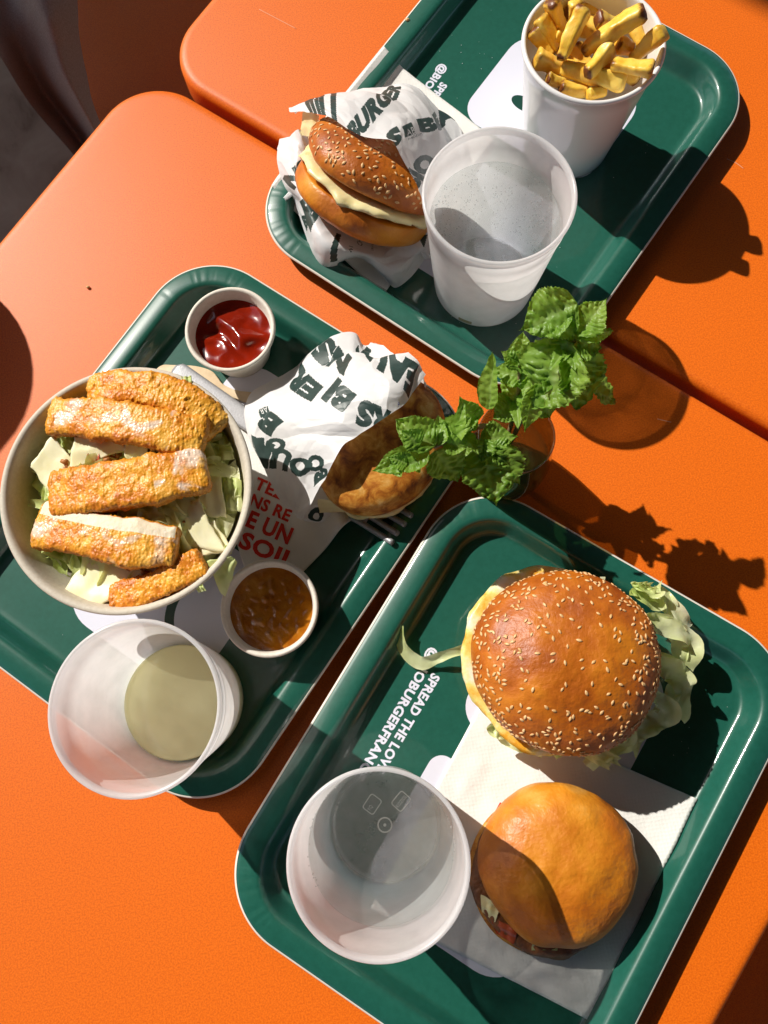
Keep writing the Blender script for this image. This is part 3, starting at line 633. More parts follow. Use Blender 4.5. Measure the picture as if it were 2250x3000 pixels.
def ruffle(path, w, seed, amp=.35, waves=5, m=60, n=14, tilt=0.3, curl=.3):
    """a shred of lettuce following a path"""
    r = np.random.default_rng(seed); P = cat_rom(path, np.linspace(0, 1, m)); T, A, B = frames(P); ph = r.uniform(0, 6, 4); V = []
    for j in range(m):
        t = j / (m - 1); ww = w * (.55 + .45 * math.sin(PI * min(1, max(0, t * .9 + .05))) + .15 * math.sin(9 * t + ph[0]))
        for i in range(n):
            s = i / (n - 1) - .5; z = amp * (math.sin(2 * PI * waves * t + ph[1] + 2.2 * s) * (abs(s) * 1.6) ** 1.4 + .4 * math.sin(2 * PI * waves * .45 * t + ph[2]) * s) + curl * s * s * 2
            V.append(P[j] + A[j] * ww * s * math.cos(tilt) + B[j] * (z + ww * s * math.sin(tilt)) + T[j] * .12 * w * math.sin(5 * s + ph[3] + 6 * t))
    V = np.array(V); V += .05 * w * np.stack([nz(V, 1.3, 3, seed + k * 7.) for k in range(3)], 1)
    F = gridf(m, n); return V, F
def leafpatch(px, seed, lift=.25, n=22, mat='lettuce'):
    """crinkled piece from a surveyed outline of four corners with heights"""
    Q, U, Vv = bilin([at(*q) for q in px], n); P = Q.reshape(-1, 3); a = nz(P, .7, 4, seed)
    b = np.array([np.sin(4 * PI * U + seed) * .5, np.cos(3 * PI * Vv + seed) * .5]).sum(0).ravel()
    e = (np.minimum(np.minimum(U, 1 - U), np.minimum(Vv, 1 - Vv)).ravel() * 6).clip(0, 1)
    c = P.mean(0); P = P + (P - c) * (nz(P, .9, 3, seed + 11)[:, None] * .18) * (1 - e[:, None])
    P[:, 2] += lift * (.7 * a + .5 * b); return P, gridf(n, n, flip=True)

# big sesame burger --------------------------------------------------------
bc = at(1222, 1430, 4.8); bb = np.array([bc[0], bc[1], .25])
big = thing('sesame_burger', bb, 'large sesame bun burger with egg and lettuce on the right tray', 'burger')
V, F, _ = dome(4.9, 1.9, 31, .1, 2.8, .3); ob('bottom_bun', (V * np.array([1, 1, 1]))+ bb, F, MT['brioche'], big)
V, F = disc(5.05, 1.2, 4, .05); ob('patty', V + bb + np.array([-.25, .25, 1.9]), F, MT['patty'], big)
V, F = disc(5.25, .35, 9, .07, 1.6); V[:, 2] += .25 * np.sin(3 * np.arctan2(V[:, 1], V[:, 0])) * (np.hypot(V[:, 0], V[:, 1]) / 5.2) ** 3; ob('fried_egg', V + bb + np.array([-.42, .38, 3.1]), F, MT['egg'], big)
V, F, k0 = dome(5.08, 3.6, 12, .28, 2.15, .24, 120, 56); V = V + bb + np.array([.0, .0, 3.45]); tb = ob('top_bun', V, F, MT['bun'], big)
cc = bb + np.array([0, 0, 3.45])
sow(tb, V[:k0], [f for f in F if max(f) < k0], 300, .27, lambda p, n: n[2] > -.1 and np.hypot(p[0] - cc[0], p[1] - cc[1]) > .3, 5, lambda p, n: (.25 + (np.hypot(p[0] - cc[0], p[1] - cc[1]) / 5) ** 2) * np.hypot(p[0] - cc[0], p[1] - cc[1]))
sow_rest(tb, V[:k0], [f for f in F if max(f) < k0], 240, lambda p, n: n[2] > -.1 and np.hypot(p[0] - cc[0], p[1] - cc[1]) > .3, 6, lambda p, n: (.25 + (np.hypot(p[0] - cc[0], p[1] - cc[1]) / 5) ** 2) * np.hypot(p[0] - cc[0], p[1] - cc[1]))
for i, (path, w) in enumerate([
    ([(1366, 1272, 3.6), (1395, 1290, 3.4), (1432, 1310, 3.2), (1472, 1350, 2.6)], 1.9), ([(1380, 1340, 3.8), (1440, 1345, 3.5), (1490, 1385, 2.7), (1470, 1430, 2.2)], 2.0),
    ([(1400, 1420, 3.7), (1445, 1440, 3.2), (1470, 1490, 2.6), (1440, 1550, 2.0)], 2.2), ([(1395, 1490, 3.5), (1430, 1530, 2.9), (1395, 1570, 2.3), (1350, 1600, 1.8)], 2.0),
    ([(1340, 1560, 3.4), (1345, 1600, 2.8), (1310, 1625, 2.2), (1270, 1640, 1.6)], 1.8), ([(1235, 1600, 3.4), (1275, 1618, 3.0), (1318, 1640, 2.2)], 1.3),
    ([(1085, 1555, 3.2), (1075, 1575, 2.6), (1100, 1600, 2.0), (1150, 1618, 1.5)], 1.6), ([(1130, 1590, 3.2), (1170, 1612, 2.6), (1200, 1625, 2.0)], 1.3),
    ([(1365, 1262, 3.9), (1395, 1268, 3.8), (1425, 1268, 3.4)], .9)]):
    for k in range(2):
        jit = [np.array([rng.normal(0, .25), rng.normal(0, .25), rng.normal(0, .12) - .25 * k]) * (j > 0) for j in range(len(path))]
        V, F = ruffle([at(*q) + j for q, j in zip(path, jit)], w * (.62 if k == 0 else .5), 40 + i + 20 * k, .34, 3 + k, 56, 12, rng.uniform(-.5, .6)); ob('lettuce_shred', V, F, MT['lettuce'], big)
V, F = ruffle([at(866, 1352, 1.2), at(868, 1395, .75), at(905, 1432, .6), at(950, 1420, 1.0), at(1000, 1404, 1.9), at(1034, 1402, 2.9)], .8, 77, .12, 3, 70, 10, .5); ob('lettuce_shred', V, F, MT['lettuce'], big)
V, F = leafpatch([(1296, 1246, 3.3), (1308, 1246, 3.3), (1306, 1256, 3.3), (1298, 1258, 3.3)], 3, .05, 6); ob('lettuce_shred', V, F, MT['lettuce'], big)

# plain brioche burger -----------------------------------------------------
pc = at(1207, 1866, 2.4); pb = np.array([pc[0], pc[1], .40])
pl = thing('brioche_burger', pb, 'small burger with plain glossy bun on the napkin, half in shadow', 'burger')
sh = at(1188, 1918, 1.5) - at(1207, 1880, 1.5); sh[2] = 0
V, F, _ = dome(4.3, .75, 61, .1, 3.0, .3); ob('bottom_bun', V * np.array([1, 1, 1]) + pb + sh, F, MT['toast'], pl)
V, F = disc(4.25, .5, 14, .06); ob('patty', V + pb + sh * .9 + np.array([0, 0, .65]), F, MT['patty'], pl)
for i, q in enumerate([[(1040, 1934, 1.55), (1080, 1956, 1.8), (1070, 1994, 1.6), (1042, 1970, 1.5)], [(1155, 2022, 1.7), (1215, 2026, 1.7), (1205, 2054, 1.55), (1148, 2052, 1.55)], [(1062, 1984, 1.6), (1118, 2006, 1.7), (1108, 2038, 1.55), (1072, 2016, 1.5)]]):
    V, F = leafpatch(q, 20 + i, .15, 14); ob(['cheese', 'pickle', 'relish'][i], V, F, MT[['cheese', 'lettuce', 'tomato'][i]], pl)
V, F, _ = dome(4.3, 3.0, 71, .26, 2.25, .24, 110, 50); V = V + pb + np.array([0, 0, .95]); tb2 = ob('top_bun', V, F, MT['brioche'], pl)

# wrapped sesame burger on the top tray, lying on its edge ----------------
wc = at(800, 395, 3.5); axis = np.array([.40, .42, .72])
u2 = at(860, 330, 4.0) - at(800, 395, 4.0); u2 /= np.linalg.norm(u2); axis = u2 * .72 + np.array([0, 0, .78]); RM = rot_to(axis)
wb = np.array([wc[0], wc[1], .9])
wr = thing('wrapped_burger', wb, 'sesame burger with melted cheese tipped on its side in printed paper', 'burger')
def TL_(V, dz): return (np.asarray(V) + np.array([0, 0, dz])) @ RM.T + wc
V, F, _ = dome(4.7, 2.2, 81, .14, 2.4, .35); V[:, 2] *= -1; F = [f[::-1] for f in F]; ob('bottom_bun', TL_(V, -.45), F, MT['brioche'], wr)
V, F = disc(4.0, .5, 24, .06); ob('patty', TL_(V, -.5), F, MT['patty'], wr)
V, F = disc(4.72, .6, 29, .12, 2.8); V[:, 2] -= .35 * np.maximum(0, np.sin(5 * np.arctan2(V[:, 1], V[:, 0]) + 1)) * (np.hypot(V[:, 0], V[:, 1]) / 4.7) ** 6; ob('cheese', TL_(V, -.2), F, MT['cheese'], wr)
V, F, k0 = dome(4.7, 2.5, 91, .26, 2.2, .2, 110, 50); Vw = TL_(V, .62); tb3 = ob('top_bun', Vw, F, MT['bun'], wr)
sow(tb3, Vw[:k0], [f for f in F if max(f) < k0], 300, .28, lambda p, n: n[2] > .0, 15, lambda p, n: np.linalg.norm(np.cross(p - wc, RM[:, 2])) + .2)
for i, q in enumerate([[(656, 240, 5.2), (690, 252, 6.2), (680, 300, 4.8), (648, 292, 3.6)], [(672, 318, 4.4), (694, 330, 5.0), (700, 352, 4.2), (676, 350, 3.8)]]):
    V, F = leafpatch(q, 50 + i, .2, 16); ob('cheese_flap', V, F, MT['cheese'], wr)

# toasted sandwich in the second wrapper ----------------------------------
sc0 = at(822, 962, 2.6); sb = np.array([sc0[0], sc0[1], .45])
sw = thing('toasted_bun', sb, 'brown toasted bun with cheese sticking out of printed paper by the mint', 'burger')
EL = np.array([1.0, 1.0, 1.0]); ang = math.radians(-38)
def el(V, sx=1.12, sy=.92):
    c, s = math.cos(ang), math.sin(ang); x, y = V[:, 0] * c + V[:, 1] * s, -V[:, 0] * s + V[:, 1] * c; x, y = x * sy, y * sx
    o = V.copy(); o[:, 0], o[:, 1] = x * c - y * s, x * s + y * c; return o
V, F, _ = dome(4.05, 1.5, 121, .1, 3.0, .3); ob('bottom_bun', el(V) + sb, F, MT['crumb'], sw)
V, F = disc(4.15, .5, 44, .08); ob('cheese', el(V) + sb + np.array([0, 0, 1.4]), F, MT['cheese'], sw)
V, F, _ = dome(4.15, 2.5, 131, .09, 2.6, .3); V[:, 2] += -.25 * np.exp(-((V[:, 0] - 1) ** 2 + (V[:, 1] + .5) ** 2) / 4.); ob('top_bun', el(V) + sb + np.array([0, 0, 1.75]), F, MT['toast'], sw)
V, F = leafpatch([(686, 1078, 2.6), (748, 1086, 2.4), (752, 1106, 1.6), (690, 1108, 1.6)], 61, .15, 14); ob('cheese_flap', V, F, MT['cheese'], sw)
V, F = tube([at(745, 1092, 2.2), at(758, 1110, 1.8), at(780, 1116, 1.6), at(800, 1108, 1.7), at(796, 1096, 2.0)], .2, 8, 30); ob('cheese_string', V, F, MT['cheese'], sw)

# ------------------------------------------------------------------ printed wrapping paper
def crumple(a, b, cell, seed):
    w = .35
    x = a / cell; y = b / cell
    x, y = x + w * np.sin(1.9 * y + seed) + .2 * np.sin(4.1 * y + 2 * seed), y + w * np.sin(2.1 * x + 1.7 * seed)
    i, j = np.floor(x).astype(int), np.floor(y).astype(int); f, g = x - i, y - j
    def h(i, j): s = np.sin(i * 127.1 + j * 311.7 + seed * 74.7) * 43758.5453; return s - np.floor(s) - .5
    A, Bq, C, D = h(i, j), h(i + 1, j), h(i, j + 1), h(i + 1, j + 1)
    return np.where(f + g < 1, A + (Bq - A) * f + (C - A) * g, D + (C - D) * (1 - f) + (Bq - D) * (1 - g))
def make_sheet(name, ctrl, parent, words, nu=300, nv=200, amp=.35, seed=1, floor_z=.35, stretch=False):
    C = np.array([[at(*q) for q in r] for r in ctrl]); G = cat_rom(C, np.linspace(0, 1, nv)); G = np.transpose(cat_rom(np.transpose(G, (1, 0, 2)), np.linspace(0, 1, nu)), (1, 0, 2))
    px = survey(G)
    du, dv = np.gradient(G, axis=1), np.gradient(G, axis=0)
    a = np.cumsum(np.linalg.norm(du, axis=2).mean(0)); b = np.cumsum(np.linalg.norm(dv, axis=2).mean(1)); A, B = np.meshgrid(a, b)
    N = np.cross(du, dv); N /= np.linalg.norm(N, axis=2, keepdims=True) + 1e-9; N *= np.sign(N[..., 2:3] + 1e-6)
    hgt = crumple(A, B, 2.6, seed) * amp * 1.9 + crumple(A, B, 1.15, seed + 3) * amp * .42 + crumple(A, B, .5, seed + 5) * amp * .08
    P = G + N * hgt[..., None]; P[..., 2] = np.maximum(P[..., 2], floor_z)
    mask = np.zeros((nv - 1, nu - 1), np.int32)
    for item in words:
        s, p0, d, cap, cond = item[:5]; matid = item[5] if len(item) > 5 else 1; fat = item[6] if len(item) > 6 else .07
        d = np.array(d, float); d /= np.linalg.norm(d); up = np.array([d[1], -d[0]])
        if s is None: V = np.array([(0, 0), (1, 0), (1, 1), (0, 1)], float); T = [(0, 1, 2), (0, 2, 3)]
        else: V, T = glyphs(s, fat)
        mid = np.array([V[:, 0].max() / 2, .5]); p0 = np.array(p0, float) + mid[0] * cap * cond * d + mid[1] * cap * up
        j, i = np.unravel_index(np.argmin(((px - p0) ** 2).sum(2)), px.shape[:2])
        i1, i0, j1, j0 = min(nu - 1, i + 18), max(0, i - 18), min(nv - 1, j + 18), max(0, j - 18)
        J = np.stack([(px[j, i1] - px[j, i0]) / (i1 - i0), (px[j1, i] - px[j0, i]) / (j1 - j0)], 1); Ji = np.linalg.inv(J)
        tu, tv = (G[j, i1] - G[j, i0]) / (i1 - i0), (G[j1, i] - G[j0, i]) / (j1 - j0); dij, uij = Ji @ d, Ji @ up
        e1 = tu * dij[0] + tv * dij[1]; e1 /= np.linalg.norm(e1); e2 = tu * uij[0] + tv * uij[1]; e2 -= e1 * (e2 @ e1); e2 /= np.linalg.norm(e2)
        M2 = np.linalg.inv(np.array([[tu @ e1, tv @ e1], [tu @ e2, tv @ e2]])); cc_ = cap * .0325
        Q = np.array([i, j]) + (np.column_stack([(V[:, 0] - mid[0]) * cc_ * cond, (V[:, 1] - mid[1]) * cc_]) @ M2.T)
        if stretch: Q = np.array([i, j]) + (((V[:, :1] - mid[0]) * cap * cond * d + (V[:, 1:2] - mid[1]) * cap * up) @ Ji.T)
        for t in T:
            q = Q[list(t)]; lo = np.maximum(np.floor(q.min(0)).astype(int), 0); hi = np.minimum(np.ceil(q.max(0)).astype(int) + 1, (nu - 1, nv - 1))
            if (hi <= lo).any(): continue
            X, Y = np.meshgrid(np.arange(lo[0], hi[0]) + .5, np.arange(lo[1], hi[1]) + .5)
            e = [(q[(k + 1) % 3, 0] - q[k, 0]) * (Y - q[k, 1]) - (q[(k + 1) % 3, 1] - q[k, 1]) * (X - q[k, 0]) for k in range(3)]
            ins = ((e[0] >= 0) & (e[1] >= 0) & (e[2] >= 0)) | ((e[0] <= 0) & (e[1] <= 0) & (e[2] <= 0))
            sub = mask[lo[1]:hi[1], lo[0]:hi[0]]; sub[ins] = matid
    return ob(name, P.reshape(-1, 3), gridf(nv, nu), [MT['paper'], MT['ink'], MT['blue_ink']], parent, smooth=False, fm=mask.ravel())
def w1(X, Y, z=None): return (575.1 + X * .2755, 103.2 + Y * .2755) + (() if z is None else (z,))
def w2(X, Y, z=None): return (516.1 + X * .2489, 707.9 + Y * .2489) + (() if z is None else (z,))
b1 = at(850, 330, .4); wp1 = thing('burger_wrapper', (b1[0], b1[1], .35), 'crumpled white printed paper around the sesame burger on the upper tray', 'wrapper', 'printed burger wrappers')
make_sheet('back_flap', [
    [w1(200, 520, 4.4), w1(320, 480, 6.2), w1(500, 555, 7.4), w1(740, 665, 8.1), w1(990, 700, 8.5), w1(1070, 860, 8.3), w1(1180, 1090, 7.2), w1(1270, 1290, 5.2)],
    [w1(195, 490, 3.8), w1(330, 440, 5.6), w1(540, 440, 6.8), w1(820, 470, 7.2), w1(1090, 560, 7.0), w1(1200, 740, 6.3), w1(1300, 960, 4.8), w1(1400, 1120, 3.4)],
    [w1(215, 478, 3.0), w1(380, 425, 4.6), w1(600, 370, 5.4), w1(880, 350, 5.4), w1(1150, 430, 5.0), w1(1310, 610, 4.2), w1(1420, 800, 2.6), w1(1500, 960, 2.0)],
    [w1(240, 470, 2.2), w1(420, 415, 3.2), w1(620, 352, 3.6), w1(900, 290, 3.4), w1(1110, 272, 3.0), w1(1300, 400, 2.2), w1(1490, 570, 1.0), w1(1560, 740, .9)]],
    wp1, [('BIO', w1(345, 500), (.84, -.54), 29, 1.0), ('BURGER', w1(700, 640), (.77, -.64), 29, .95), ('S', w1(1010, 760), (.85, -.53), 36, 1.1), ('BEAU', w1(1235, 690), (.86, -.5), 34, 1.0),
          (None, w1(1115, 690), (.94, -.34), 28, .75), ('AB', w1(1128, 682), (.94, -.34), 17, .55, 0, .0), ('AGRICULTURE', w1(1130, 715), (.94, -.34), 5, .62, 1, 0.), ('BIO', w1(1150, 1130), (.6, -.8), 36, .9)], 330, 200, .34, 2, .4, True)
make_sheet('front_flap', [
    [w1(330, 620, 3.4), w1(440, 860, 2.6), w1(470, 1040, 2.0), w1(560, 1200, 1.6), w1(680, 1330, 1.4), w1(820, 1420, 1.2), w1(1000, 1460, 1.2), w1(1300, 1480, 1.4)],
    [w1(250, 640, 4.2), w1(330, 850, 3.2), w1(350, 1040, 2.6), w1(430, 1230, 2.4), w1(560, 1440, 2.2), w1(800, 1540, 2.0), w1(1030, 1590, 1.6), w1(1290, 1560, 2.0)],
    [w1(170, 660, 3.2), w1(210, 830, 3.6), w1(220, 1050, 3.2), w1(310, 1250, 3.0), w1(480, 1540, 3.0), w1(770, 1620, 2.2), w1(1020, 1720, 1.7), w1(1280, 1590, 1.6)],
    [w1(90, 705, 2.0), w1(75, 825, 2.2), w1(115, 1090, 1.8), w1(215, 1250, 1.2), w1(440, 1700, 1.3), w1(750, 1650, 1.2), w1(1015, 1890, .8), w1(1280, 1620, .8)]],
    wp1, [('NS', w1(180, 1110), (.79, -.61), 36, 1.05), ('BURG', w1(390, 1300), (.8, -.6), 34, .9), ('BIO', w1(300, 1400), (.8, -.6), 20, .9), ('I', w1(500, 1620), (.97, .2), 42, .9), ('41', w1(672, 1600), (.1, -1), 9, .9, 1, 0.), ('CHEESEBI', w1(742, 1560), (.1, -1), 10, .8, 1, 0.), ('EMPORTER', w1(850, 1580), (.1, -1), 6, .8, 1, 0.), ('B', w1(1235, 1500), (.7, -.7), 30, .9)], 330, 170, .55, 6, .38, True)
b2 = at(680, 930, .4); wp2 = thing('burger_wrapper', (b2[0], b2[1], .35), 'white printed paper folded over the toasted bun on the left tray', 'wrapper', 'printed burger wrappers')
make_sheet('top_flap', [
    [w2(1190, 140, 1.6), w2(1075, 150, 1.4), w2(960, 60, 1.6), w2(600, 215, 1.4), w2(330, 410, 1.2), w2(90, 590, 1.1), w2(50, 890, 1.0), w2(200, 1240, 1.0), w2(430, 1545, .9)],
    [w2(1330, 190, 3.6), w2(1160, 235, 3.2), w2(970, 210, 3.4), w2(660, 400, 3.6), w2(400, 590, 3.0), w2(240, 740, 2.6), w2(190, 970, 2.2), w2(300, 1250, 1.9), w2(480, 1585, 1.2)],
    [w2(1460, 240, 5.0), w2(1260, 340, 5.4), w2(1030, 400, 5.6), w2(790, 570, 5.6), w2(580, 730, 5.0), w2(430, 860, 4.5), w2(390, 1050, 3.8), w2(430, 1270, 3.0), w2(520, 1615, 1.6)],
    [w2(1570, 300, 5.4), w2(1410, 470, 6.2), w2(1200, 580, 6.4), w2(980, 720, 6.4), w2(780, 850, 6.2), w2(640, 950, 5.8), w2(600, 1120, 5.0), w2(590, 1310, 3.8), w2(555, 1640, 1.8)],
    [w2(1622, 405, 5.0), w2(1490, 610, 6.0), w2(1340, 735, 6.3), w2(1180, 840, 6.4), w2(1010, 935, 6.4), w2(905, 1015, 6.2), w2(830, 1180, 5.6), w2(720, 1370, 4.6), w2(585, 1668, 2.0)]],
    wp2, [('EAUT', w2(1590, 395), (-.88, -.47), 42, 1.05), ('BI', w2(1010, 600), (-.80, -.60), 47, 1.05), ('RS', w2(1330, 750), (-.96, -.28), 42, 1.05), ('ER', w2(715, 540), (-.72, -.69), 44, 1.05), ('NS', w2(1005, 285), (-.80, -.60), 44, 1.05),
          ('OUR', w2(640, 1170), (-.93, -.36), 40, 1.05), ('OB', w2(350, 950), (-.95, .1), 32, .9), ('BO', w2(800, 1290), (-.45, -.89), 32, .9), ('B', w2(370, 820), (-.7, -.7), 42, 1.0),
          (None, w2(265, 690), (-.94, .34), 18, 1.2), ('AB', w2(258, 694), (-.94, .34), 13, .7, 0, 0.), ('R', w2(1385, 690), (.98, -.2), 11, .8, 2, -.02)], 380, 220, .50, 11, .4, True)
make_sheet('under_flap', [
    [w2(1560, 360, 1.6), w2(1575, 500, 1.5), w2(1560, 680, 1.4), w2(1480, 800, 1.4)],
    [w2(1590, 380, 3.2), w2(1612, 520, 2.8), w2(1600, 680, 2.4), w2(1540, 830, 2.2)],
    [w2(1610, 400, 4.6), w2(1618, 520, 4.0), w2(1585, 660, 3.6), w2(1500, 800, 3.4)]], wp2, [('UR', w2(1600, 660), (-.75, -.66), 28, 1.0)], 90, 70, .15, 4, .4)
make_sheet('under_flap', [
    [w2(560, 1560, 1.0), w2(660, 1540, 1.2), w2(790, 1530, 1.2), w2(880, 1560, 1.0)],
    [w2(560, 1640, .9), w2(660, 1650, .9), w2(740, 1660, .8), w2(830, 1640, .7)],
    [w2(570, 1670, .6), w2(680, 1690, .6), w2(740, 1680, .6), w2(825, 1660, .6)]], wp2, [('O', w2(745, 1650), (-.7, -.7), 24, 1.0)], 90, 60, .15, 8, .38)

# ------------------------------------------------------------------ fork and wooden knife
fo = at(620, 960, .6); fk = thing('steel_fork', (fo[0], fo[1], .3), 'matt steel fork lying under the printed paper on the left tray', 'fork')
def plate(px0, px1, w0, w1_, z0, z1, th=.16, prof=None, m=26, n=10):
    a, b = at(px0[0], px0[1], z0), at(px1[0], px1[1], z1); d = (b - a) / np.linalg.norm(b - a); s = np.cross([0, 0, 1.0], d); s /= np.linalg.norm(s); u = np.cross(d, s)
    V = []
    for j in range(m):
        t = j / (m - 1); w = (prof(t) if prof else w0 + (w1_ - w0) * t) / 2; p = a + (b - a) * t
        for i in range(n):
            q = 2 * PI * i / n; cx = abs(math.cos(q)) ** .5 * math.copysign(1, math.cos(q)); cz = abs(math.sin(q)) ** .7 * math.copysign(1, math.sin(q)); V.append(p + s * w * cx + u * th / 2 * cz)
    F = gridf(m, n, True); F.append(tuple(range(n))[::-1]); F.append(tuple(range((m - 1) * n, m * n))); return np.array(V), F
def hp(t): return (1.35 - .75 * max(0, min(1, (t - .45) / .35))) * (min(1, t / .04 + .4)) + (.9 * ((t - .85) / .15) ** 2 if t > .85 else 0)
V, F = plate((376, 796), (740, 1052), 0, 0, .55, .95, .22, hp, 50, 14); ob('handle', V, F, MT['steel'], fk)
V, F = plate((730, 1045), (812, 1098), 0, 0, .95, 1.15, .16, lambda t: 1.4 + 1.0 * min(1, t * 2), 14, 14); ob('fork_head', V, F, MT['steel'], fk)
for (x, y), (x0, y0) in zip(((889, 1114), (875, 1133), (859, 1153), (848, 1172)), ((818, 1074), (803, 1091), (788, 1108), (774, 1126))):
    V, F = tube([at(x0 - 20, y0 - 11, 1.1), at(x0, y0, 1.05), at((x + x0) / 2, (y + y0) / 2, 1.15), at(x, y, 1.75)], [.2, .2, .2, .19], 10, 20); ob('tine', V, F, MT['steel'], fk)
WO = [(340, 806), (338, 797), (352, 788), (372, 788), (420, 790), (455, 800), (470, 815), (482, 830), (512, 843), (552, 848), (610, 862), (660, 895), (655, 920), (600, 905), (548, 876), (500, 858), (440, 836), (380, 828), (350, 818)]
O = np.array([at(x, y, .5)[:2] for x, y in WO]); Vc = cat_rom(np.concatenate([O, O[:1]]), np.linspace(0, 1, 80))[:-1]; Vc = Vc[::-1]
V, F = slab(Vc, .33, .52, .05); tag(ob('wooden_knife', V, F, MT['wood']), 'pale wooden knife beside the steel fork on the left tray', 'knife')

# ------------------------------------------------------------------ salad bowl
BC = np.array([-14.01, 12.72]); bw = thing('salad_bowl', (BC[0], BC[1], .23), 'round beige fibre bowl of chicken salad on the left tray', 'bowl')
prof = [(4.8, .23), (4.95, .27), (6.7, 6.4), (6.82, 6.62), (6.99, 6.72), (7.11, 6.84), (7.13, 6.97), (7.05, 7.06), (6.9, 7.07), (6.77, 6.98), (6.66, 6.75), (6.5, 6.2), (4.85, .6), (4.6, .48), (.01, .45)]
V, F = lathe(prof, (BC[0], BC[1], 0), 120, cap0=True); ob('bowl_wall', V, F, MT['bowl'], bw)
CEN = np.array([BC[0], BC[1], 0]); off = at(285, 1075, 4.0) - np.array([BC[0], BC[1], 4.0])
def heap(x, y): r2 = ((x - BC[0] - .5) ** 2 + (y - BC[1] + .1) ** 2) / 5.6 ** 2; return 5.35 + 1.1 * max(0, 1 - r2)
parts, parts2 = [], []
for i in range(300):
    a, r = rng.uniform(0, 2 * PI), 6.0 * math.sqrt(rng.random()); x, y = BC[0] + .3 + r * math.cos(a), BC[1] + r * math.sin(a); z = heap(x, y) + rng.uniform(-.5, .35)
    d = rng.uniform(0, 2 * PI); L = rng.uniform(.7, 1.7); dx, dy = L * math.cos(d), L * math.sin(d)
    V, F = ruffle([(x - dx, y - dy, z - .2), (x, y, z + .25), (x + dx, y + dy, z - .15)], rng.uniform(.4, 1.1), int(i), .16, 2, 14, 6, rng.uniform(-.6, .6)); 
    rr = np.hypot(V[:, 0] - BC[0], V[:, 1] - BC[1]); lim = 4.7 + 1.7 * np.clip((V[:, 2] - .6) / 6, 0, 1); k = np.minimum(1, lim / (rr + 1e-9)); V[:, 0] = BC[0] + (V[:, 0] - BC[0]) * k; V[:, 1] = BC[1] + (V[:, 1] - BC[1]) * k
    parts.append((V, F))
V, F = join(parts); tag(ob('shredded_lettuce', V, F, MT['lettuce']), 'pale shredded lettuce filling the salad bowl', 'lettuce', kind='stuff')
ON = [(205, 985), (230, 990), (180, 1000), (330, 975), (350, 985), (300, 1090), (340, 1100), (370, 1085), (270, 1105), (400, 1120), (310, 1225), (430, 1000), (245, 1005), (160, 1010), (320, 1010)]
for i in range(170):
    x, y = ON[i % len(ON)]; p = at(x + rng.normal(0, 14), y + rng.normal(0, 9), 6.0 + rng.uniform(-.3, .3)); s = rng.uniform(.15, .36)
    V = I2[0] * np.array([s * 1.5, s, s * .7]); V = V + I2[0] * (nz(I2[0] * 1.0 + i, 2.1, 3) * s * .7)[:, None]; parts2.append((V @ rot_to(rng.normal(0, 1, 3)).T + p, I2[1]))
V, F = join(parts2); tag(ob('fried_onions', V, F, MT['onion']), 'brown fried onion crumbs between the chicken strips', 'onion', kind='stuff')

def make_strip(px, w, h, label, seed, glaze, cut=None, m=210, n=84):
    """breaded chicken: surveyed centre line with heights, rough crumb crust, optional bare cut side"""
    P = cat_rom([at(q[0], q[1], q[2] + .85) for q in px], np.linspace(0, 1, m)); T, A, B = frames(P); V, g, fm, rim = [], [], [], []
    for j in range(m):
        t = j / (m - 1); e = min(t, 1 - t); cap = (1 - (1 - min(1, e / .07)) ** 2) ** .5 if e < .07 else 1
        ww = w * .95 / 2 * (.5 + .5 * cap) * (1 + .22 * noise.fractal(Vector((t * 5, seed * 3.3, 0)), 1, 2, 3)); hh = h / 2 * (.3 + .7 * cap) * .6
        for i in range(n):
            a = 2 * PI * i / n; sq = (abs(math.cos(a)) ** 4.5 + abs(math.sin(a)) ** 4.5) ** (-1 / 4.5); V.append(P[j] + A[j] * ww * sq * math.cos(a) + B[j] * hh * sq * math.sin(a)); g.append(glaze(t, a)); rim.append(min(1, max(0, 1.25 - 1.35 * abs(math.sin(a))) + max(0, 1 - e * 14) * .7))
    V = np.array(V); F = gridf(m, n, True); F.append(tuple(range(n))[::-1]); F.append(tuple(range((m - 1) * n, m * n))); N = norms(V, F)
    bare = np.zeros((m, n))
    if cut is not None:
        a = np.arange(n) * 2 * PI / n; d = np.abs((a - cut[0] + PI) % (2 * PI) - PI); bare[:, d < cut[1]] = 1; bare[:int(m * cut[2])] = 0; bare[int(m * cut[3]):] = 0
    D = .55 * np.abs(nz(V, .8, 2, seed)) + .5 * np.maximum(0, nz(V, 3.2, 3, seed + 4.)) ** 1.0 + .42 * np.maximum(0, nz(V, 7.5, 2, seed + 9.))
    V = V + N * (.20 * D * (1 - .8 * bare.ravel()) * (1 - .45 * np.clip((np.array(g) - .8) * 5, 0, 1)))[:, None] * min(1.0, w / 2)
    fm = []
    for j in range(m - 1):
        for i in range(n): fm.append(1 if bare[j, i] and bare[j + 1, i] else 0)
    fm += [0, 0]
    return tag(ob('chicken_strip', V, F, [MT['chicken'], MT['meat']], fm=fm, attrs={'glaze': g, 'rim': rim}), label, 'chicken', 'breaded chicken strips in the bowl')
top = lambda a: max(0, math.sin(a))
make_strip([(196, 850, 5.7), (270, 838, 6.3), (350, 848, 6.5), (425, 885, 6.3), (470, 935, 5.6)], 2.1, 1.5, 'curved breaded chicken strip at the far edge of the bowl', 1, lambda t, a: 0)
make_strip([(112, 902, 5.8), (210, 905, 6.5), (330, 925, 6.8), (445, 950, 6.3)], 2.5, 1.6, 'breaded chicken strip second from the far edge, most covered in white sauce', 2, lambda t, a: (1.02 if .1 < t < .78 else .72) * top(a) ** .3)
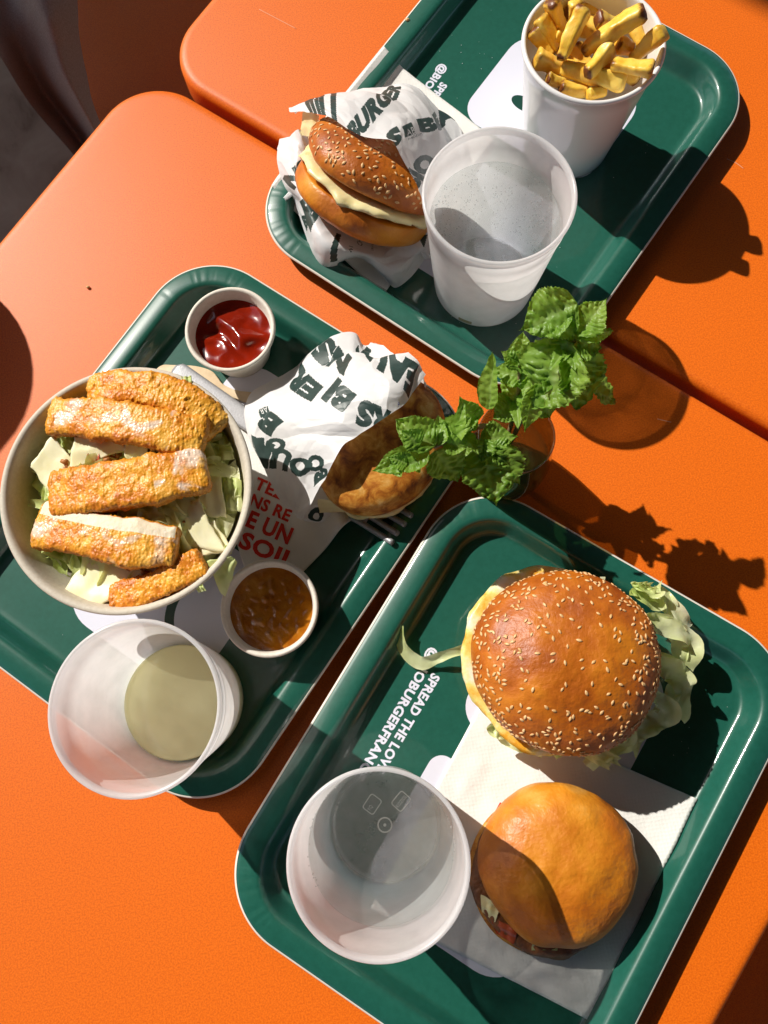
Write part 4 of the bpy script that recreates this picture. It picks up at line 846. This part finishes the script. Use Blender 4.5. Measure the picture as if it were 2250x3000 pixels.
make_strip([(114, 1072, 5.9), (210, 1055, 6.5), (340, 1035, 6.8), (448, 1012, 6.4)], 2.8, 1.7, 'breaded chicken strip across the middle of the bowl', 3, lambda t, a: (1.0 if t > .66 else .55) * top(a) ** .3, (-.5, .42, .45, .97))
make_strip([(84, 1132, 5.6), (170, 1150, 6.2), (280, 1172, 6.5), (384, 1182, 6.2)], 2.5, 1.6, 'breaded chicken strip with its white cut side showing, below the middle', 4, lambda t, a: .96 * top(a) ** .3, (.80, .34, .05, .97))
make_strip([(242, 1292, 5.4), (310, 1276, 5.7), (380, 1244, 5.9), (440, 1212, 5.8)], 1.6, 1.3, 'small breaded chicken strip at the near edge of the bowl', 5, lambda t, a: 0)

def make_slice(px, label, seed, th=.16, lift=.1, cat_='cheese', mat='slice', name='cheese_slice', group='cheese slices in the bowl'):
    k_ = 1.22 if mat == 'slice' else 1.0; mx_, my_ = sum(q[0] for q in px) / 4, sum(q[1] for q in px) / 4
    P, F = leafpatch([(mx_ + (x - mx_) * k_, my_ + (y - my_) * k_, z + .85) for x, y, z in px], seed, lift, 20, mat); n = 20; N = len(P); Q = P - np.array([0, 0, th])
    edge = list(range(n)) + [n * j + n - 1 for j in range(1, n)] + list(range(N - 2, N - n - 1, -1)) + [n * j for j in range(n - 2, 0, -1)]
    S = [(edge[i], edge[(i + 1) % len(edge)], edge[(i + 1) % len(edge)] + N, edge[i] + N) for i in range(len(edge))]
    return tag(ob(name, np.concatenate([P, Q]), F + [tuple(i + N for i in f[::-1]) for f in F] + S, MT[mat]), label, cat_, group)
for i, (px, l) in enumerate([
    ([(150, 1276, 5.3), (198, 1206, 5.3), (316, 1234, 5.6), (214, 1304, 5.5)], 'square cheese slice leaning on the near bowl wall'),
    ([(72, 1010, 5.4), (112, 958, 5.8), (166, 1010, 5.6), (120, 1072, 5.3)], 'big cheese slice at the left bowl wall'),
    ([(165, 946, 6.0), (222, 945, 6.2), (262, 968, 6.0), (158, 1006, 5.7)], 'folded cheese slice under the sauced chicken strip'),
    ([(274, 962, 6.2), (312, 966, 6.2), (308, 1004, 5.9), (278, 1000, 5.9)], 'tiny cheese slice between two chicken strips'),
    ([(384, 1098, 5.8), (428, 1088, 5.9), (474, 1178, 5.6), (404, 1172, 5.4)], 'cheese slice right of the cut chicken strip'),
    ([(428, 1016, 5.6), (474, 1030, 5.3), (484, 1110, 5.3), (436, 1100, 5.6)], 'cheese slice under the right end of the middle strip'),
    ([(420, 1150, 5.4), (462, 1130, 5.5), (492, 1185, 5.4), (440, 1195, 5.3)], 'cheese slice touching the right bowl rim'),
    ([(300, 1240, 5.5), (340, 1215, 5.7), (352, 1225, 5.7), (330, 1262, 5.4)], 'narrow cheese slice above the small chicken strip')]): make_slice(px, l, 200 + i)
for i, (px, l, m_) in enumerate([
    ([(52, 1140, 4.6), (82, 1150, 5.0), (130, 1215, 5.0), (128, 1228, 4.4)], 'frilly lettuce leaf at the left lower bowl wall', 'lettuce'),
    ([(446, 1212, 6.0), (500, 1200, 6.3), (512, 1212, 6.0), (486, 1292, 4.6)], 'lettuce leaf hanging over the bowl rim above the brown dip', 'lettuce'),
    ([(416, 1258, 6.0), (432, 1254, 6.1), (446, 1276, 6.1), (428, 1280, 6.0)], 'little green lettuce scrap on the near bowl rim', 'lettuce'),
    ([(206, 812, 6.2), (236, 800, 6.3), (240, 820, 6.2), (206, 838, 6.1)], 'lettuce scrap on the far bowl rim', 'lettuce'),
    ([(390, 812, 6.3), (412, 812, 6.3), (416, 838, 6.2), (398, 840, 6.2)], 'small lettuce scrap on the far rim next to the fork', 'lettuce'),
    ([(180, 860, 5.2), (204, 830, 5.3), (212, 842, 5.2), (190, 872, 5.0)], 'lettuce piece standing left of the far chicken strip', 'lettuce'),
    ([(480, 1030, 5.2), (520, 1040, 5.2), (526, 1110, 5.2), (490, 1100, 5.3)], 'lettuce leaf against the right bowl wall', 'lettuce'),
    ([(484, 1180, 5.7), (496, 1172, 5.7), (500, 1196, 5.8), (486, 1200, 5.8)], 'curled green lettuce bit at the lower right rim', 'lettuce'),
    ([(440, 950, 5.2), (500, 965, 5.3), (505, 990, 5.2), (450, 1000, 5.2)], 'lettuce piece right of the sauced chicken strip', 'lettuce')]):
    make_slice(px, l, 300 + i, .03, .22, 'lettuce', m_, 'lettuce_leaf', 'lettuce pieces of the salad')
for i, (px, l) in enumerate([([(112, 985, 5.5), (124, 975, 5.6), (122, 1000, 5.4), (114, 1004, 5.4)], 'pink tomato piece by the left cheese slice'), ([(196, 985, 5.8), (214, 975, 5.9), (216, 1004, 5.8), (204, 1008, 5.7)], 'pink tomato piece between two chicken strips'), ([(270, 1258, 5.3), (300, 1240, 5.4), (312, 1250, 5.3), (276, 1276, 5.2)], 'red tomato piece above the small chicken strip')]):
    make_slice(px, l, 340 + i, .25, .1, 'tomato', 'tomato', 'tomato_piece', 'tomato pieces in the bowl')

# ------------------------------------------------------------------ mint in a glass
gb = at(1085, 1012, 0); GL = thing('glass_tumbler', (gb[0], gb[1], 0), 'small round brownish glass holding the mint between the trays', 'glass')
prof = [(.01, .05), (1.75, .03), (1.95, .12), (2.25, .6), (2.48, 1.4), (2.58, 2.4), (2.56, 3.4), (2.42, 4.6), (2.25, 5.8), (2.18, 6.6), (2.16, 6.95), (2.10, 7.02), (2.03, 6.95), (2.04, 6.5), (2.12, 5.7), (2.28, 4.6), (2.42, 3.4), (2.44, 2.4), (2.34, 1.5), (2.1, .9), (1.7, .65), (.01, .6)]
V, F = lathe(prof, (gb[0], gb[1], 0), 80); ob('glass_wall', V, F, MT['glass'], GL)
V, F = lathe([(.01, 3.4), (2.3, 3.4), (2.36, 3.3), (2.36, 2.4), (2.26, 1.5), (2.0, .95), (1.6, .72), (.01, .7)], (gb[0], gb[1], 0), 64); ob('water', V, [f[::-1] for f in F], MT['water'], GL)
def make_leaf(parent, b, t, w, fold=.25, droop=.15, seed=0, roll=0.0, m=40, n=21):
    b, t = np.asarray(b, float), np.asarray(t, float); L = np.linalg.norm(t - b); d = (t - b) / L; s = np.cross(d, [0, 0, 1.0]); s /= np.linalg.norm(s) + 1e-9; u = np.cross(s, d)
    c, sn = math.cos(roll), math.sin(roll); s, u = s * c + u * sn, -s * sn + u * c; r = np.random.default_rng(seed); V, vein = [], []
    nv_ = 6 + int(L)
    for j in range(m):
        q = j / (m - 1); wp = w / 2 * (math.sin(PI * min(1, q ** .72)) ** .8 * 1.02 + .02) if q < .999 else .01
        tooth = 1 - .15 * abs(((q * (nv_ * 2.1)) % 1.0)) * (1 if q > .06 else 0)
        for i in range(n):
            x = 2 * i / (n - 1) - 1; ax = abs(x); xx = x * wp * (tooth if ax > .92 else 1 - .0 * ax)
            vv = (q - .32 * ax * (w / L) * .9) * nv_; fr = vv % 1.0; vd = min(fr, 1 - fr); blister = (1 - math.exp(-(vd * 4) ** 2)) * (1 - math.exp(-(ax * 5) ** 2))
            z = fold * wp * ax ** 1.1 + .08 * w * blister * (.7 + 1.1 * noise.noise(Vector((x * 4.5 + seed, q * L * 3.4, 1.)))) * (1 - .5 * ax ** 6) - droop * L * (q - .3) ** 2 + .06 * w * math.sin(7 * q + seed + 2 * x) * ax
            V.append(b + d * L * (q - .10 * ax * (w / L) * q) + s * xx + u * z); vein.append(max(.85 * math.exp(-(ax * 11) ** 2), .45 * math.exp(-(vd * 9) ** 2) * (1 - ax * .6)))
    V = np.array(V); V += .07 * w * np.stack([nz(V, .8, 2, seed + k * 5.) for k in range(3)], 1) + (.045 * w * nz(V, 3.4, 2, seed))[:, None] * u
    return ob('leaf', V, gridf(m, n), MT['mint'], parent, attrs={'vein': vein})
def sprig(label, path, rad, leaves, seed):
    P = [at(*q) for q in path]; t = thing('mint_sprig', P[0], label, 'mint', 'mint sprigs in the glass')
    V, F = tube(P, rad, 10, 40); ob('stem', V, F, MT['stem'], t)
    PC = cat_rom(P, np.linspace(0, 1, 50)); r = np.random.default_rng(seed)
    for k in range(9):
        q = PC[int(r.integers(30, 49))]; a = r.uniform(0, 2 * PI); l = r.uniform(1.0, 1.9); make_leaf(t, q, q + np.array([l * math.cos(a), l * math.sin(a), r.uniform(-.1, .8)]), r.uniform(.75, 1.15), .35, .15, seed + 50 + k, r.uniform(-.5, .5), 26, 15)
    for i, (b, e, w, fo, dr, ro) in enumerate(leaves): make_leaf(t, at(*b), at(*e), w * (1.12 + .3 * ((i * 37) % 10) / 10), fo * .8, dr, seed + i, ro * .7)
sprig('mint sprig rising up right with the largest leaves', [(1075, 1000, 1.0), (1105, 950, 5.0), (1150, 860, 9.4), (1205, 780, 11.8), (1243, 735, 12.9)], [.16, .15, .14, .12, .09], [
    ((1249, 652, 14.2), (1120, 712, 13.1), 2.5, .2, .05, .5), ((1240, 684, 14.0), (1142, 720, 12.7), 1.35, .3, .1, -.3), ((1246, 728, 13.5), (1312, 640, 14.2), 1.6, .35, .1, .2),
    ((1248, 735, 13.3), (1330, 706, 13.1), 1.5, .5, .3, .6), ((1246, 738, 13.2), (1300, 755, 12.7), 1.3, .4, .15, -.4), ((1242, 745, 13.1), (1150, 892, 10.7), 3.1, .25, .12, -.5),
    ((1240, 752, 12.8), (1255, 886, 10.9), 2.7, .35, .15, .5), ((1262, 818, 10.4), (1332, 876, 9.3), 1.5, .3, .1, .8), ((1158, 830, 11.5), (1134, 935, 10.0), .9, .5, .1, .3),
    ((1200, 790, 11.8), (1140, 800, 11.1), 1.6, .3, .1, .0), ((1200, 770, 11.0), (1180, 860, 10.0), 2.2, .3, .1, .2), ((1190, 800, 10.2), (1250, 840, 9.6), 1.9, .3, .1, -.3), ((1215, 775, 11.2), (1160, 735, 11.4), 1.7, .4, .1, .3), ((1160, 850, 9.4), (1195, 905, 8.4), 1.6, .3, .15, .2), ((1170, 840, 9.6), (1115, 835, 9.2), 1.4, .3, .1, .4)], 400)
sprig('small mint sprig standing upright behind the long stem', [(1082, 1000, 1.0), (1095, 950, 5.0), (1118, 860, 7.8), (1122, 790, 9.4)], [.14, .13, .11, .08], [
    ((1120, 785, 9.6), (1132, 715, 10.4), 1.3, .4, .1, .1), ((1118, 786, 9.6), (1082, 757, 10.0), .8, .4, .1, .2), ((1122, 786, 9.6), (1158, 764, 9.8), .9, .4, .1, -.2), ((1112, 790, 9.8), (1108, 800, 9.4), .9, .3, .1, .1),
    ((1138, 818, 8.8), (1064, 796, 8.6), 1.1, .3, .1, .4), ((1140, 800, 8.4), (1092, 880, 7.4), 1.9, .2, .1, -.6), ((1056, 884, 7.6), (1068, 757, 9.8), 1.15, .5, -.06, .9), ((1110, 870, 7.6), (1060, 905, 7.2), 1.3, .3, .1, .3), ((1120, 880, 7.4), (1150, 905, 6.9), 1.4, .3, .2, .1)], 430)
sprig('mint sprig leaning left over the toasted bun', [(1090, 1010, 1.0), (1085, 955, 5.0), (1055, 922, 7.4), (1008, 930, 9.0), (970, 950, 9.9), (938, 966, 10.3)], [.16, .16, .16, .15, .13, .1], [
    ((938, 962, 10.4), (852, 902, 11.0), 1.7, .5, .2, .2), ((930, 978, 10.3), (800, 1018, 10.2), 1.1, .6, .1, .1), ((944, 970, 10.0), (992, 1046, 8.4), 1.9, .2, .15, -.3), ((1012, 922, 9.2), (932, 944, 10.0), 1.5, .35, .15, .2),
    ((1018, 912, 9.0), (994, 856, 10.4), 1.2, .4, .1, .1), ((1012, 905, 8.5), (1032, 872, 8.8), .9, .4, .1, .1), ((1040, 950, 8.6), (1118, 944, 8.6), 1.45, .3, .12, .2), ((1052, 962, 8.7), (1072, 1098, 7.8), 2.6, .25, .1, .15),
    ((1062, 965, 8.2), (1122, 1046, 7.0), 1.7, .25, .1, -.2), ((1046, 950, 9.0), (1040, 1000, 8.9), 1.1, .4, .1, .1), ((1010, 962, 8.0), (996, 1010, 7.4), 1.3, .35, .2, .1), ((1060, 970, 8.8), (1112, 988, 8.4), 1.2, .3, .2, .0),
    ((905, 960, 10.7), (868, 930, 11.2), 1.1, .5, .3, .3), ((880, 1000, 10.4), (838, 985, 10.7), .9, .5, .3, .2), ((870, 1005, 10.3), (842, 1022, 10.0), .9, .5, .3, -.2), ((900, 995, 10.4), (878, 1010, 10.2), 1.0, .4, .2, .1)], 460)

# ------------------------------------------------------------------ scratches in the paint, crumbs
SCR = pm('bare_scratch', [(0, (.80, .42, .26))], rough=.6)
for tb_, pts in (('bistro_table.001', [(1570, 343), (1590, 352), (1606, 364)]), ('bistro_table.001', [(560, 20), (640, 62)]), ('bistro_table', [(1420, 905), (1450, 912)])):
    V, F = tube([at(x, y, .004) for x, y in pts] if len(pts) > 2 else [at(*pts[0], .004), (at(*pts[0], .004) + at(*pts[1], .004)) / 2, at(*pts[1], .004)], .022, 6, 12); V[:, 2] = .003 + (V[:, 2] - .004) * .25; ob('scratch', V, F, SCR, bpy.data.objects[tb_])
for (x, y, z, s, l) in ((190, 620, .10, .10, 'single sesame seed lying on the bare orange table'), (880, 42, 1.5, .12, 'herb crumb on the far left rim of the upper tray')):
    V = I2[0] * s * np.array([1.3, 1, .8]); V += I2[0] * (nz(I2[0] + x, 1.7, 2) * s * .4)[:, None]; tag(ob('crumb', V + at(x, y, z), I2[1], MT['seed']), l, 'crumb', 'stray crumbs')
parts = []
for i in range(150):
    k, (cx, cy, sp) = 0, [(900, 590, 60), (620, 470, 40), (1000, 120, 70), (1330, 480, 120), (1100, 1330, 90), (1560, 1600, 80), (300, 1420, 90)][i % 7]
    p = at(cx + rng.normal(0, sp), cy + rng.normal(0, sp), 0); 
    for c, yaw in TRAYS:
        q = local((0, 0), -yaw)(np.array([[p[0] - c[0], p[1] - c[1], 0]]))[0]
        if abs(q[0]) < TRAYW / 2 - 2.8 and abs(q[1]) < TRAYL / 2 - 2.8: parts.append((I1[0] * rng.uniform(.012, .03) + np.array([p[0], p[1], .25]), I1[1]))
V, F = join(parts); tag(ob('salt_grains', V, F, MT['white_cup']), 'scattered salt grains on the green trays', 'salt', kind='stuff')
